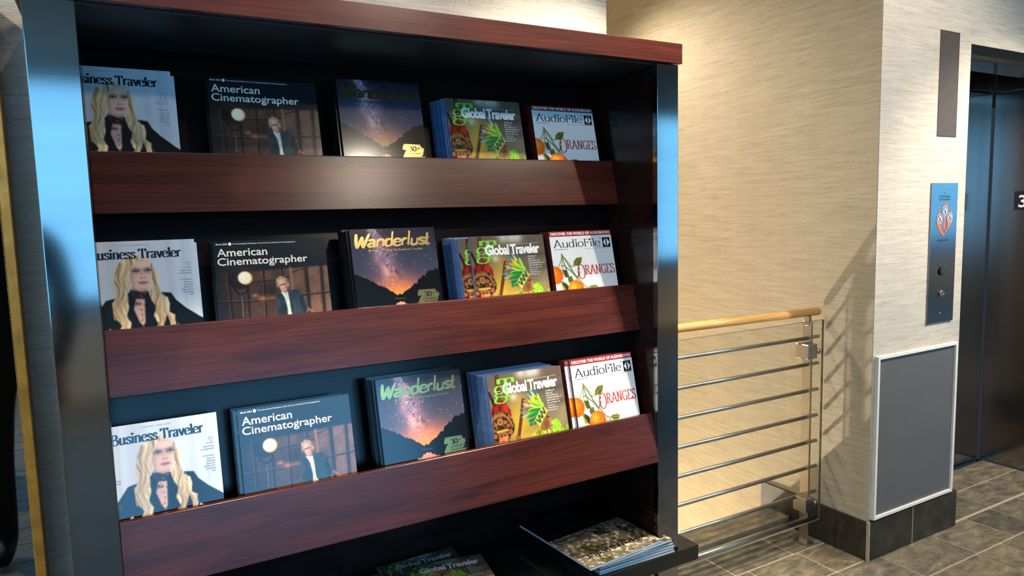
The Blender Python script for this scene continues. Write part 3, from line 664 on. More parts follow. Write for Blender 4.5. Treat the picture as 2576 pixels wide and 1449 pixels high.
ART={'BT':{'jacket':[(0.148,0.528),(0.247,0.42),(0.302,0.41),(0.385,0.406),(0.454,0.35),(0.583,0.37),(0.688,0.381),(0.768,0.392),(0.803,0.446),(0.879,0.508),(1.009,0.591),(1.047,0.868),(0.128,0.748)],'chest':[(0.483,0.417),(0.551,0.425),(0.541,0.591),(0.522,0.619),(0.495,0.589),(0.457,0.492)],'choker':[(0.438,0.353),(0.573,0.369),(0.558,0.419),(0.481,0.414),(0.444,0.388)],'hairL':[(0.544,0.102),(0.479,0.105),(0.418,0.128),(0.37,0.155),(0.338,0.23),(0.314,0.316),(0.331,0.37),(0.298,0.448),(0.29,0.503),(0.313,0.557),(0.353,0.603),(0.326,0.648),(0.412,0.653),(0.428,0.588),(0.398,0.532),(0.423,0.469),(0.416,0.412),(0.407,0.371),(0.444,0.325),(0.437,0.267),(0.469,0.204),(0.5,0.151),(0.555,0.127)],'hairR':[(0.531,0.101),(0.582,0.116),(0.631,0.164),(0.653,0.208),(0.673,0.269),(0.673,0.338),(0.687,0.398),(0.738,0.424),(0.753,0.467),(0.737,0.528),(0.781,0.555),(0.782,0.645),(0.741,0.649),(0.739,0.603),(0.717,0.553),(0.7,0.59),(0.674,0.649),(0.607,0.648),(0.638,0.608),(0.618,0.548),(0.625,0.48),(0.604,0.419),(0.592,0.383),(0.617,0.301),(0.625,0.215),(0.593,0.147),(0.555,0.121)],'face':[(0.5,0.151),(0.555,0.13),(0.595,0.153),(0.619,0.214),(0.621,0.272),(0.604,0.327),(0.564,0.364),(0.524,0.372),(0.48,0.351),(0.452,0.31),(0.444,0.257),(0.464,0.203)],'neck':[(0.457,0.327),(0.587,0.336),(0.572,0.38),(0.441,0.359)],'tri1':[(0.223,0.651),(0.263,0.617),(0.285,0.652)],'tri2':[(0.791,0.649),(0.801,0.619),(0.85,0.648)],'pts':[(0.499,0.223),(0.595,0.222),(0.551,0.268),(0.55,0.306),(0.495,0.205),(0.597,0.205),(0.525,0.361),(0.462,0.277)],'w1':[(0.395,0.17),(0.362,0.245),(0.361,0.324),(0.347,0.4),(0.326,0.486),(0.37,0.561),(0.362,0.638)],'w2':[(0.433,0.176),(0.399,0.262),(0.396,0.352),(0.381,0.44),(0.362,0.504),(0.394,0.577),(0.381,0.641)],'w3':[(0.627,0.198),(0.645,0.287),(0.642,0.379),(0.681,0.455),(0.66,0.52),(0.681,0.581),(0.641,0.643)],'w4':[(0.648,0.253),(0.651,0.358),(0.715,0.449),(0.701,0.516),(0.755,0.577),(0.762,0.641)]},'AC':{'jacket':[(0.497,0.46),(0.516,0.446),(0.56,0.429),(0.645,0.419),(0.715,0.421),(0.738,0.457),(0.765,0.528),(0.773,0.577),(0.751,0.633),(0.694,0.638),(0.645,0.632),(0.581,0.642),(0.506,0.635),(0.497,0.601),(0.504,0.543)],'shirt':[(0.555,0.434),(0.611,0.437),(0.618,0.515),(0.622,0.599),(0.639,0.628),(0.59,0.629),(0.594,0.57),(0.58,0.485)],'face':[(0.54,0.337),(0.569,0.327),(0.605,0.347),(0.607,0.383),(0.592,0.416),(0.566,0.43),(0.545,0.403),(0.532,0.371)],'neck':[(0.552,0.404),(0.605,0.4),(0.607,0.442),(0.576,0.461),(0.555,0.44)],'hair':[(0.522,0.396),(0.512,0.356),(0.521,0.322),(0.555,0.301),(0.595,0.31),(0.623,0.341),(0.628,0.38),(0.612,0.402),(0.607,0.359),(0.572,0.333),(0.542,0.346),(0.53,0.377)],'lamp':[(0.244,0.297),(0.304,0.307)],'house':[(0.203,0.311),(0.281,0.323)],'yoke':[(0.136,0.35),(0.154,0.393),(0.195,0.431),(0.244,0.413),(0.261,0.381)],'stand':[(0.202,0.435),(0.204,0.516),(0.201,0.612)],'foot':[(0.153,0.627),(0.201,0.612),(0.244,0.632)],'v1':[(0.411,0.247),(0.406,0.422),(0.397,0.642)],'v2':[(0.573,0.241),(0.582,0.302)],'v3':[(0.795,0.246),(0.792,0.484),(0.788,0.621)],'v4':[(0.941,0.239),(0.927,0.639)],'v5':[(0.261,0.375),(0.252,0.627)],'v6':[(0.106,0.248),(0.108,0.602)],'h1':[(0.279,0.338),(0.4,0.33),(0.524,0.329)],'h2':[(0.209,0.487),(0.49,0.488)],'h3':[(0.73,0.468),(1.007,0.458)],'h4':[(0.01,0.477),(0.209,0.488)],'h5':[(0.588,0.309),(0.648,0.312)],'h6':[(0.67,0.273),(0.802,0.244)],'l1':[(0.656,0.241),(0.66,0.409)],'l2':[(0.773,0.577),(0.858,0.639)],'l3':[(0.776,0.577),(0.754,0.636)],'g1':[(0.384,0.471)],'g2':[(0.465,0.47)],'g3':[(0.32,0.443)],'mouth':[(0.57,0.402)],'gl':[(0.542,0.373),(0.595,0.366)],'hand':[(0.585,0.641)],'sh':[(0.472,0.415)]},'GT':{'band':[(0.684,0.353),(0.74,0.404),(0.604,0.539),(0.559,0.475)],'face':[(0.724,0.427),(0.761,0.451),(0.774,0.498),(0.775,0.53),(0.746,0.557),(0.702,0.583),(0.656,0.59),(0.616,0.565),(0.633,0.523),(0.68,0.466)],'leaf':[(0.778,0.505),(0.857,0.501),(0.894,0.546),(0.922,0.617),(0.795,0.625),(0.756,0.565)],'body':[(0.47,0.625),(0.552,0.568),(0.627,0.551),(0.721,0.583),(0.831,0.627),(0.827,0.741),(0.441,0.683)],'stick':[(0.432,0.27),(0.389,0.402),(0.321,0.579)],'s1':[(0.132,-0.006),(0.122,0.145),(0.111,0.322)],'s2':[(0.006,0.156),(0.042,0.234),(0.056,0.297)],'red':[(0.023,0.293),(0.063,0.261),(0.135,0.282),(0.16,0.239),(0.204,0.279),(0.248,0.322),(0.268,0.399),(0.002,0.363)],'hd':[(0.008,0.376),(0.073,0.342),(0.149,0.343),(0.221,0.371),(0.263,0.423),(0.279,0.487),(0.258,0.545),(0.199,0.58),(0.162,0.642),(0.054,0.632),(0.007,0.613),(0.011,0.498)],'gface':[(0.069,0.525),(0.124,0.527),(0.176,0.543),(0.179,0.596),(0.155,0.635),(0.054,0.632)],'m':[(0.103,0.432),(0.217,0.534),(0.165,0.443),(0.044,0.454),(0.306,0.608),(0.022,0.555),(0.202,0.476)],'gb':[(0.049,0.519),(0.118,0.511),(0.186,0.514)],'ge':[(0.096,0.562),(0.143,0.56)],'gm':[(0.116,0.614)],'corner':[(0.963,0.575),(0.997,0.547),(1.016,0.64),(0.942,0.63)],'eye':[(0.739,0.471)],'fbase':[(0.68,0.377),(0.657,0.4),(0.629,0.428),(0.597,0.455),(0.57,0.477)],'fg':[(0.622,0.255),(0.645,0.277),(0.663,0.324),(0.577,0.301),(0.538,0.321),(0.515,0.346),(0.491,0.378),(0.479,0.414),(0.466,0.45),(0.479,0.486),(0.517,0.498),(0.55,0.486)],'fy':[(0.502,0.253),(0.558,0.216),(0.593,0.265),(0.517,0.287),(0.563,0.261)],'fb':[(0.489,0.227),(0.543,0.198),(0.594,0.192),(0.434,0.308),(0.406,0.358),(0.379,0.41)],'fo':[(0.451,0.285),(0.425,0.329),(0.401,0.385),(0.484,0.276)],'bl':[(0.559,0.025),(0.641,0.022),(0.444,0.019)],'bl2':[(0.309,0.224)],'ym':[(0.298,0.328)],'yd':[(0.441,0.546)],'gr':[(0.857,0.361)],'grd':[(0.832,0.255)]},'AF':{'o1':[(0.012,0.45),(0.134,0.464)],'o2':[(0.311,0.612),(0.441,0.628)],'leafA':[(0.312,0.367),(0.332,0.32),(0.378,0.284),(0.47,0.28),(0.45,0.333),(0.405,0.366)],'leafB':[(0.5,0.598),(0.561,0.579),(0.637,0.581),(0.677,0.605),(0.635,0.629),(0.559,0.628)],'leafC':[(0.131,0.398),(0.194,0.403),(0.207,0.444),(0.231,0.479),(0.167,0.48),(0.144,0.443)],'leafD':[(0.073,0.517),(0.122,0.52),(0.178,0.55),(0.199,0.581),(0.181,0.635),(0.147,0.608)],'leafD2':[(0.072,0.519),(0.085,0.561),(0.102,0.608),(0.151,0.632),(0.134,0.584)],'leafE':[(0.214,0.474),(0.27,0.472),(0.276,0.504),(0.32,0.532),(0.255,0.536),(0.209,0.536),(0.199,0.501)],'leafF':[(0.397,0.42),(0.405,0.444),(0.384,0.477),(0.353,0.49),(0.372,0.446)],'leafG':[(0.484,0.605),(0.522,0.627),(0.546,0.662),(0.499,0.641)],'leafH':[(0.446,0.629),(0.475,0.626),(0.471,0.661),(0.438,0.662)],'st1':[(0.154,0.237),(0.179,0.349),(0.222,0.48)],'st2':[(0.154,0.237),(0.241,0.356),(0.327,0.464),(0.464,0.59),(0.5,0.598)],'st3':[(0.158,0.244),(0.129,0.309),(0.08,0.367)],'st4':[(0.158,0.244),(0.144,0.322),(0.141,0.397)],'st5':[(0.24,0.362),(0.274,0.372),(0.312,0.367)],'st6':[(0.169,0.354),(0.279,0.43),(0.339,0.489),(0.35,0.542)],'st7':[(0.165,0.25),(0.262,0.347),(0.279,0.43)],'st8':[(0.122,0.36),(0.169,0.354)],'sh1':[(0.083,0.532)]}}

SIZE = {'BT': (.232, .292), 'AC': (.246, .289), 'WL': (.221, .308), 'GT': (.229, .277), 'AF': (.215, .279)}
def paint_bt():
    A = ART['BT']; W, H = SIZE['BT']; p = Paint(W, H, (.79, .81, .84)); U, V = p.U, p.V
    band = vnoise(U, V*.15, 9, 1, 3, 2); p.c *= (.90+.16*band)[..., None]
    p.over(np.clip((V-.42)*2.2, 0, .5), (.86, .83, .78))
    for x, a in ((.16, .35), (.20, .25), (.90, .2)): p.over(a*np.exp(-((U-x+.02*V)/.012)**2), (.62, .62, .66))
    p.poly(A['jacket'], (.055, .055, .065), 1.2)
    fold = vnoise(U, V, 14, 6, 9); p.over(p.pm(A['jacket'], 1)*np.clip(fold-.62, 0, 1)*1.4, (.16, .16, .19))
    hair, dk, lt_ = (.80, .68, .50), (.52, .40, .27), (.94, .87, .72)
    p.poly(A['neck'], (.66, .50, .43), 2); p.poly(A['chest'], (.80, .63, .56), 1.5)
    tat = vnoise(U, V, 46, 60, 5, 3); p.over(p.pm(A['chest'], 1)*np.clip((tat-.60)*9, 0, .85), (.25, .2, .22))
    lace = vnoise(U, V, 60, 60, 8, 2); p.poly(A['choker'], (.15, .11, .13), 1.5, a=.9); p.over(p.pm(A['choker'], 1)*np.clip((lace-.58)*6, 0, .6), (.5, .4, .38))
    wob = (vnoise(U, V, 30, 18, 4, 2)-.5)*.022
    mh = np.maximum(p.pm(A['hairL'], 1.2, wob), p.pm(A['hairR'], 1.2, wob)); p.over(mh, hair)
    ph = U*150+9*np.sin(V*26)+5*vnoise(U, V, 8, 5, 2)*6
    st = .5+.5*np.sin(ph); st2 = vnoise(U+.018*np.sin(V*30), V, 70, 7, 6, 2)
    p.over(mh*np.clip((st2-.50)*3.2, 0, .75), dk); p.over(mh*np.clip((.46-st2)*3.5, 0, .8), lt_); p.over(mh*np.clip(st-.8, 0, 1)*.8, lt_)
    for k in ('w1', 'w2', 'w3', 'w4'): p.line(A[k], .006, dk, 3, .45); p.line([(a+.018, b) for a, b in A[k]], .006, lt_, 3, .6)
    p.poly(A['face'], (.86, .70, .62), 1.8); fm = p.pm(A['face'], 1.5)
    e1, e2, nose, mouth, b1, b2, chin, jaw = A['pts']
    p.over(fm*.55*np.exp(-((U-jaw[0]+.01)/.03)**2), (.66, .46, .38)); p.over(fm*.5*np.exp(-((V-chin[1]-.004)/.016)**2), (.62, .42, .36))
    p.glow((nose[0]+.005, nose[1]-.10), .05, .05, (.93, .79, .71), .7); p.over(fm*.5*np.exp(-(((U-nose[0]-.07)/.03)**2+((V-nose[1]-.01)/.05)**2)), (.93, .76, .68))
    p.line([(b1[0]-.028, b1[1]+.010), (b1[0], b1[1]-.002), (b1[0]+.034, b1[1]+.006)], .0042, (.42, .30, .22), 1.4, .9); p.line([(b2[0]-.034, b2[1]+.004), (b2[0], b2[1]-.004), (b2[0]+.026, b2[1]+.006)], .0042, (.42, .30, .22), 1.4, .9)
    for e in (e1, e2):
        p.glow((e[0], e[1]-.004), .036, .026, (.48, .34, .31), .75); p.dot(e, .022, .0085, (.86, .84, .83), 1); p.dot(e, .0085, .0085, (.22, .25, .28), 1); p.line([(e[0]-.026, e[1]+.002), (e[0], e[1]-.009), (e[0]+.026, e[1])], .0038, (.13, .09, .09), 1)
    p.line([(nose[0]-.002, nose[1]-.065), (nose[0]-.010, nose[1]-.01)], .004, (.72, .54, .47), 3, .6); p.dot((nose[0]-.014, nose[1]+.004), .007, .0045, (.45, .29, .26), 1.2); p.dot((nose[0]+.014, nose[1]+.003), .006, .004, (.5, .33, .29), 1.2)
    p.dot((mouth[0], mouth[1]-.004), .033, .0095, (.70, .42, .43), 1.4); p.dot((mouth[0], mouth[1]+.008), .026, .011, (.78, .51, .52), 1.6); p.line([(mouth[0]-.034, mouth[1]+.001), (mouth[0], mouth[1]+.002), (mouth[0]+.034, mouth[1])], .0025, (.42, .22, .23), 1)
    p.over(fm*.4*np.exp(-((V-.135)/.02)**2), (.72, .55, .42))
    for k in ('tri1', 'tri2'): p.poly(A[k], (.90, .88, .83), 1)
    return p
def paint_ac():
    A = ART['AC']; W, H = SIZE['AC']; p = Paint(W, H, (.11, .115, .13)); U, V = p.U, p.V
    n1 = vnoise(U, V, 7, 7, 1, 4); n2 = vnoise(U, V, 34, 34, 2, 3)
    wall = np.zeros(U.shape+(3,)); t = np.clip((U-.15)/.7, 0, 1)[..., None]
    wall[:] = np.array((.22, .15, .13))*(1-t)+np.array((.46, .33, .27))*t; wall *= (.62+.75*n1*(.6+.6*n2))[..., None]
    top = .245-.02*U; p.over(np.clip((V-top)/.02, 0, 1)*np.clip(U*9, .25, 1), wall)
    dk = (.10, .075, .07)
    for k, wd in (('v1', .009), ('v2', .007), ('v3', .019), ('v4', .017), ('v5', .013), ('v6', .012), ('h1', .006), ('h2', .006), ('h3', .007), ('h4', .006), ('h5', .005), ('h6', .006)):
        p.line(A[k], wd, dk, 1.5, .8)
        p.line([(a-.012 if k[0] == 'v' else a, b-(.009 if k[0] == 'h' else 0)) for a, b in A[k]], .0022, (.52, .38, .31), 1.2, .6)
    p.over(np.clip((.246-.02*U-V)/.012, 0, 1), (.11, .115, .13))
    for k, r_ in (('g1', .030), ('g2', .028), ('g3', .02)): p.glow(A[k][0], r_*1.3, r_*.8, (.86, .50, .30), .75)
    c0, c1 = A['lamp']; r_ = c1[0]-c0[0]; hc = A['house'][0]; p.dot(hc, .105, .085, (.07, .07, .085), 2)
    p.glow(c0, .10, .10, (.5, .33, .22), .35); p.dot((c0[0]+.007, c0[1]+.003), r_*1.03, r_*1.03, (.80, .58, .30), 1); p.dot(c0, r_*.93, r_*.93, (.97, .90, .74), 1.2); p.glow((c0[0]-.012, c0[1]-.01), .03, .03, (1, .97, .90), .6)
    p.line(A['yoke'], .006, (.06, .06, .075), 1); p.line(A['stand'], .008, (.10, .10, .11), 1); p.line(A['stand'], .0035, (.62, .56, .50), 1, .8); p.line(A['foot'], .006, (.12, .12, .12), 1)
    p.line(A['l1'], .011, (.56, .38, .28), 1.2); p.line(A['l2'], .010, (.55, .38, .28), 1.2); p.line(A['l3'], .009, (.50, .34, .25), 1.2)
    p.glow(A['sh'][0], .07, .10, (.10, .07, .07), .55)
    p.poly(A['jacket'], (.19, .24, .26), 1.2); fd = vnoise(U, V, 22, 12, 4, 3); jm = p.pm(A['jacket'], 1); p.over(jm*np.clip((fd-.5)*3, 0, .7), (.10, .13, .15)); p.over(jm*np.clip((.42-fd)*3, 0, .6), (.33, .38, .38))
    p.poly(A['neck'], (.70, .48, .38), 1.2); p.poly(A['shirt'], (.88, .88, .80), 1); p.over(p.pm(A['shirt'], 1)*np.clip((fd-.52)*3, 0, .5), (.66, .67, .62))
    sx = A['shirt'][0]; p.line([sx, (sx[0]+.03, sx[1]+.035)], .004, (.97, .95, .9), 1)
    p.poly(A['hair'], (.66, .55, .42), 1.3); p.over(p.pm(A['hair'], 1)*np.clip((vnoise(U, V, 60, 40, 5, 2)-.5)*4, 0, .7), (.36, .26, .18)); p.over(p.pm(A['hair'], 1)*np.clip((.45-vnoise(U, V, 50, 60, 15, 2))*4, 0, .7), (.90, .80, .62))
    p.poly(A['face'], (.83, .60, .49), 1.3); mo = A['mouth'][0]; fm = p.pm(A['face'], 1)
    p.over(fm*.6*np.exp(-((U-.615)/.018)**2), (.50, .29, .22)); p.over(fm*.4*np.exp(-((U-.555)/.015)**2), (.95, .78, .66))
    g1, g2 = A['gl']; p.line([g1, g2], .0014, (.25, .15, .13), 1); p.dot((g1[0]+.013, g1[1]+.002), .011, .008, (.55, .36, .29), 1.2, .55); p.dot((g2[0]-.014, g2[1]+.004), .011, .008, (.42, .26, .20), 1.2, .55); p.dot((g1[0]+.013, g1[1]+.001), .004, .003, (.15, .09, .08), 1); p.dot((g2[0]-.014, g2[1]+.003), .004, .003, (.15, .09, .08), 1)
    p.dot(mo, .017, .0058, (.93, .90, .86), 1); p.line([(mo[0]-.018, mo[1]-.004), (mo[0], mo[1]+.006), (mo[0]+.018, mo[1]-.007)], .0022, (.52, .24, .20), 1)
    p.dot(A['hand'][0], .022, .010, (.80, .60, .50), 1.2)
    p.over(np.clip((V-.66)/.06, 0, 1), (.09, .075, .075)); return p
def paint_wl():
    W, H = SIZE['WL']; p = Paint(W, H, (.22, .23, .29)); U, V = p.U, p.V
    p.over(np.clip((.20-V)/.2, 0, 1)*.8, (.10, .09, .12)); p.over(np.clip((V-.2)/.3, 0, 1)*.8, (.33, .31, .40))
    xc = .25+.46*V+.03*np.sin(V*14); d = (U-xc); n = vnoise(U, V, 8, 8, 2, 5); n2 = vnoise(U, V, 22, 22, 4, 4)
    band = np.exp(-(d/(.10+.20*V))**2)*np.clip((V+.05)*5, 0, 1)
    p.over(band*(.25+.75*n), (.64, .45, .52)); p.over(np.exp(-(d/(.05+.10*V))**2)*np.clip(n*1.6-.25, 0, 1), (.92, .66, .62))
    p.over(np.exp(-((d-.05-.03*np.sin(V*20))/(.035+.03*V))**2)*np.clip((n2-.36)*4, 0, .85), (.24, .16, .22)); p.over(np.exp(-((d+.005)/.035)**2)*np.clip((.50-n2)*3.5, 0, .7), (.33, .36, .56))
    p.over(np.exp(-(((U-.49)/.33)**2+((V-.53)/.13)**2))*.95, (.95, .50, .30)); p.over(np.exp(-(((U-.49)/.20)**2+((V-.56)/.06)**2))*.8, (1.0, .60, .25))
    r_ = np.random.RandomState(5)
    for k in range(230):
        v_ = r_.rand()*.50+.02; u_ = .25+.46*v_+r_.randn()*(.05+.07*v_) if k < 170 else r_.rand()
        if 0 < u_ < 1: p.dot((u_, v_), (.0032*(.4+r_.rand())), (.0032*(.4+r_.rand())), (.98, .94, .95), .7, .55+.45*r_.rand())
    tr = .020*vnoise(U, V*0, 90, 1, 6, 2)+.014*vnoise(U, V*0, 34, 1, 9, 1)
    hl = .372+.365*np.clip(U/.46, 0, 1)**1.15*.52-tr*.7; p.over(np.clip((V-hl)/.006, 0, 1)*(U < .52), (.055, .06, .07))
    hr = .566-.185*np.clip((U-.50)/.5, 0, 1)**.9-tr*np.clip((U-.45)*5, 0, 2.1); p.over(np.clip((V-hr)/.006, 0, 1)*(U > .46), (.050, .050, .055))
    p.over(np.clip((V-.566)/.004, 0, 1), (.045, .045, .055)); p.line([(.43, .584), (.56, .590)], .0020, (.6, .55, .55), 1, .8)
    wv = .60+np.abs(U-.50)*.30+.02*vnoise(U, V*0, 60, 1, 3, 2); p.over(np.clip((V-wv)/.006, 0, 1)*np.exp(-((U-.50)/.16)**4), (.86, .56, .46))
    return p
def paint_gt():
    A = ART['GT']; W, H = SIZE['GT']; p = Paint(W, H, (.44, .39, .33)); U, V = p.U, p.V; n = vnoise(U, V, 5, 4, 2, 4)
    p.c *= (.70+.6*n)[..., None]; p.over(np.clip((.22-V)/.2, 0, .6)*np.clip(.6+n-.4, 0, 1), (.27, .22, .18))
    p.over(np.exp(-(((U-.36)/.20)**2+((V-.48)/.26)**2))*.95, (.78, .62, .20)); p.over(np.exp(-(((U-.50)/.22)**2+((V-.68)/.14)**2))*.85, (.80, .66, .24))
    p.over(np.exp(-(((U-.93)/.12)**2+((V-.50)/.16)**2))*.7, (.62, .54, .36)); p.over(np.exp(-(((U-.85)/.3)**2+((V-.20)/.04)**2))*.5, (.22, .18, .15)); p.over(np.exp(-(((U-.90)/.2)**2+((V-.335)/.03)**2))*.5, (.26, .21, .17))
    for q_ in A['bl']: p.glow(q_, .07, .06, (.80, .78, .72), .75)
    p.glow(A['bl2'][0], .05, .045, (.88, .84, .72), .7)
    p.line(A['s1'], .022, (.17, .11, .07), 1.5); p.line(A['s2'], .016, (.16, .09, .06), 1.5); p.over(np.clip((.018-p.seg(A['s1']))*90, 0, 1)*(np.sin((p.Y*1.0+p.X)*210) > .2)*.8, (.70, .42, .17))
    p.poly(A['red'], (.56, .12, .09), 2, (vnoise(U, V, 26, 26, 7)-.5)*.05); p.over(p.pm(A['red'], 2)*np.clip((vnoise(U, V, 52, 12, 8)-.46)*5, 0, .85), (.26, .05, .04)); p.over(p.pm(A['red'], 2)*np.exp(-((U-.20)/.04)**2)*.5, (.90, .30, .16))
    p.line(A['stick'], .020, (.24, .13, .07), 1.2); p.over(np.clip((.019-p.seg(A['stick']))*80, 0, 1)*(np.sin((p.Y*1.5-p.X)*190) > .35)*.8, (.62, .38, .16))
    p.poly(A['hd'], (.17, .10, .07), 1.5, (vnoise(U, V, 44, 44, 5)-.5)*.03); hm = p.pm(A['hd'], 1)
    p.over(hm*np.clip((vnoise(U, V, 60, 60, 11, 2)-.56)*9, 0, .8), (.50, .46, .20)); p.over(hm*np.clip((vnoise(U, V, 50, 50, 12, 2)-.62)*9, 0, .85), (.70, .27, .13))
    mm = A['m']; cen = (mm[0][0], mm[0][1]+.10)
    for a in range(200, 345, 9):
        q_ = (cen[0]+.150*math.cos(math.radians(a)), cen[1]+.165*math.sin(math.radians(a))); p.dot(q_, .014, .016, (.78, .42, .22) if a % 2 else (.55, .50, .25), 1, .8)
    for i, q_ in enumerate(mm):
        r_ = (.034, .026, .022, .022, .024, .022, .020)[i]; p.dot(q_, r_*1.25, r_*1.25, (.16, .34, .22) if i == 0 else (.12, .07, .05), 1.2); p.dot(q_, r_, r_, (.90, .48, .28), 1); p.dot(q_, r_*.55, r_*.55, (.24, .10, .08), 1); p.dot(q_, r_*.22, r_*.22, (.9, .6, .4), .8)
    p.poly(A['gface'], (.76, .43, .25), 2); p.glow((A['gm'][0][0]+.03, A['gm'][0][1]-.03), .03, .06, (.92, .62, .40), .6)
    gb = A['gb']; p.line(gb, .020, (.20, .12, .07), 1)
    for k in range(9): t = k/8; p.dot((gb[0][0]+(gb[2][0]-gb[0][0])*t, gb[0][1]+(gb[2][1]-gb[0][1])*t), .009, .014, (.88, .70, .25), 1)
    for e in A['ge']: p.dot(e, .018, .008, (.15, .07, .05), 1.2); p.line([(e[0]-.02, e[1]-.016), (e[0]+.02, e[1]-.018)], .004, (.25, .12, .07), 1)
    p.dot(A['gm'][0], .022, .009, (.66, .20, .16), 1.2)
    p.glow(A['yd'][0], .06, .05, (.62, .48, .20), .5)
    rs = np.random.RandomState(2); base = A['fbase']
    def feather(tip, cols, wd):
        b = base[rs.randint(len(base))]; b = min(base, key=lambda q_: abs((q_[0]-tip[0])*.2+(q_[1]-tip[1])) + rs.rand()*.05)
        mid = ((b[0]+tip[0])/2+rs.randn()*.006, (b[1]+tip[1])/2+rs.randn()*.006); c = cols[rs.randint(len(cols))]
        for t0, t1, w_ in ((0, .35, .55), (.25, .85, 1.0), (.8, 1.0, .5)):
            P = [(b[0]+(tip[0]-b[0])*t, b[1]+(tip[1]-b[1])*t) for t in (t0, t1)]; p.line(P, wd*w_, c, 1.2)
        p.line([b, tip], .0022, tuple(min(1, x*1.5+.1) for x in c), 1, .6)
    for k in range(2):
        for t in A['fb']: feather((t[0]+rs.randn()*.012, t[1]+rs.randn()*.012), [(.20, .50, .58), (.12, .38, .46), (.45, .66, .68)], .013)
        for t in A['fo']: feather((t[0]+rs.randn()*.012, t[1]+rs.randn()*.012), [(.70, .38, .14), (.52, .28, .12)], .014)
        for t in A['fy']: feather((t[0]+rs.randn()*.010, t[1]+rs.randn()*.010), [(.93, .72, .16), (.88, .66, .20)], .015)
    for k in range(4):
        for t in A['fg']: feather((t[0]+rs.randn()*.014, t[1]+rs.randn()*.014), [(.50, .76, .18), (.30, .60, .15), (.10, .42, .20), (.62, .80, .26)] if t[1] < .44 else [(.06, .36, .22), (.10, .44, .24), (.22, .54, .18)], .013)
    p.poly(A['body'], (.80, .72, .18), 2, (vnoise(U, V, 40, 40, 3)-.5)*.05); bm = p.pm(A['body'], 2); p.over(bm*np.clip((vnoise(U, V, 50, 22, 4)-.5)*5, 0, .8), (.30, .44, .12)); p.over(bm*np.clip((vnoise(U, V, 40, 40, 14)-.6)*6, 0, .7), (.93, .88, .45))
    p.poly(A['leaf'], (.58, .80, .16), 1.5, (vnoise(U, V, 40, 40, 6)-.5)*.04); p.over(p.pm(A['leaf'], 2)*np.clip((vnoise(U, V, 60, 20, 7)-.5)*5, 0, .7), (.30, .58, .10)); p.over(p.pm(A['leaf'], 2)*np.clip((.42-vnoise(U, V, 50, 30, 17))*5, 0, .7), (.84, .93, .40))
    p.poly(A['face'], (.56, .36, .22), 1.5); fm = p.pm(A['face'], 1); p.over(fm*np.clip((U-.735)*20, 0, .85), (.86, .62, .40)); p.over(fm*np.exp(-(((U-.70)/.03)**2+((V-.53)/.04)**2))*.6, (.36, .20, .12))
    e = A['eye'][0]; p.line([(e[0]-.022, e[1]-.004), (e[0]+.016, e[1]-.006)], .005, (.16, .08, .05), 1); p.line([(e[0]+.012, e[1]+.085), (e[0]+.04, e[1]+.078)], .004, (.50, .18, .14), 1)
    b = A['band']; p.poly(b, (.82, .76, .28), 1.2); c0 = ((b[0][0]+b[1][0])/2, (b[0][1]+b[1][1])/2); c1 = ((b[2][0]+b[3][0])/2, (b[2][1]+b[3][1])/2); lf = lambda i, t: (b[i][0]+(b[3-i][0]-b[i][0])*t, b[i][1]+(b[3-i][1]-b[i][1])*t)
    zz = [lf(k % 2, (k+.5)/7) for k in range(7)]; p.line(zz, .009, (.10, .22, .22), 1); p.line([(x+.012, y+.012) for x, y in zz], .004, (.25, .50, .35), 1, .8); p.line([b[0], b[3]], .005, (.90, .82, .3), 1); p.line([b[1], b[2]], .005, (.90, .82, .3), 1)
    p.poly(A['corner'], (.48, .66, .12), 2, (vnoise(U, V, 40, 40, 16)-.5)*.06); return p
def paint_af():
    A = ART['AF']; W, H = SIZE['AF']; p = Paint(W, H, (.86, .86, .85)); U, V = p.U, p.V
    gr = [(.36, .42, .14), (.28, .33, .12), (.44, .46, .18)]
    p.glow(A['sh1'][0], .10, .05, (.72, .72, .74), .5)
    for k in ('st1', 'st2', 'st3', 'st4', 'st5', 'st6', 'st7', 'st8'): p.line(A[k], .0065 if k in ('st1', 'st2', 'st6') else .004, gr[1], 1); p.line([(a-.004, b) for a, b in A[k]], .0022, (.58, .60, .34), 1, .7)
    def leaf(k, c, hi=None):
        p.poly(A[k], c, 1.1); m_ = p.pm(A[k], 1); p.over(m_*np.clip((vnoise(U, V, 50, 50, 3)-.5)*3, 0, .5), tuple(x*.6 for x in c)); P = A[k]; p.line([P[0], P[len(P)//2]], .0025, tuple(min(1, x*1.6) for x in c), 1, .8)
    leaf('leafC', (.27, .31, .11)); leaf('leafE', (.33, .36, .16)); leaf('leafD', (.20, .22, .09)); leaf('leafD2', (.58, .58, .24)); leaf('leafF', (.30, .34, .12)); leaf('leafG', (.33, .37, .13)); leaf('leafH', (.25, .28, .11))
    for k in ('o1', 'o2'):
        c, e = A[k]; r_ = e[0]-c[0]; p.dot((c[0]+.012, c[1]+.016), r_*1.02, r_*1.02, (.70, .70, .70), 4, .5); p.dot(c, r_, r_*.98, (.90, .44, .08), 1)
        d = np.hypot(U-c[0], (V-c[1])*p.asp); mk = np.clip((r_-d)/.01, 0, 1); p.over(mk*np.clip((d/r_)-.45, 0, .6), (.80, .28, .04)); p.over(mk*np.exp(-(((U-c[0]+r_*.3)/(r_*.55))**2+((V-c[1]+r_*.25)*p.asp/(r_*.55))**2))*.85, (.99, .68, .24)); p.over(mk*np.clip((vnoise(U, V, 90, 90, 3, 2)-.5), 0, .3), (.75, .30, .05))
    leaf('leafA', (.38, .40, .14)); leaf('leafB', (.42, .46, .16)); return p
PICT = {}
for k_, fn in (('BT', paint_bt), ('AC', paint_ac), ('WL', paint_wl), ('GT', paint_gt), ('AF', paint_af)): PICT[k_] = fn().mesh('cover_picture', *SIZE[k_])

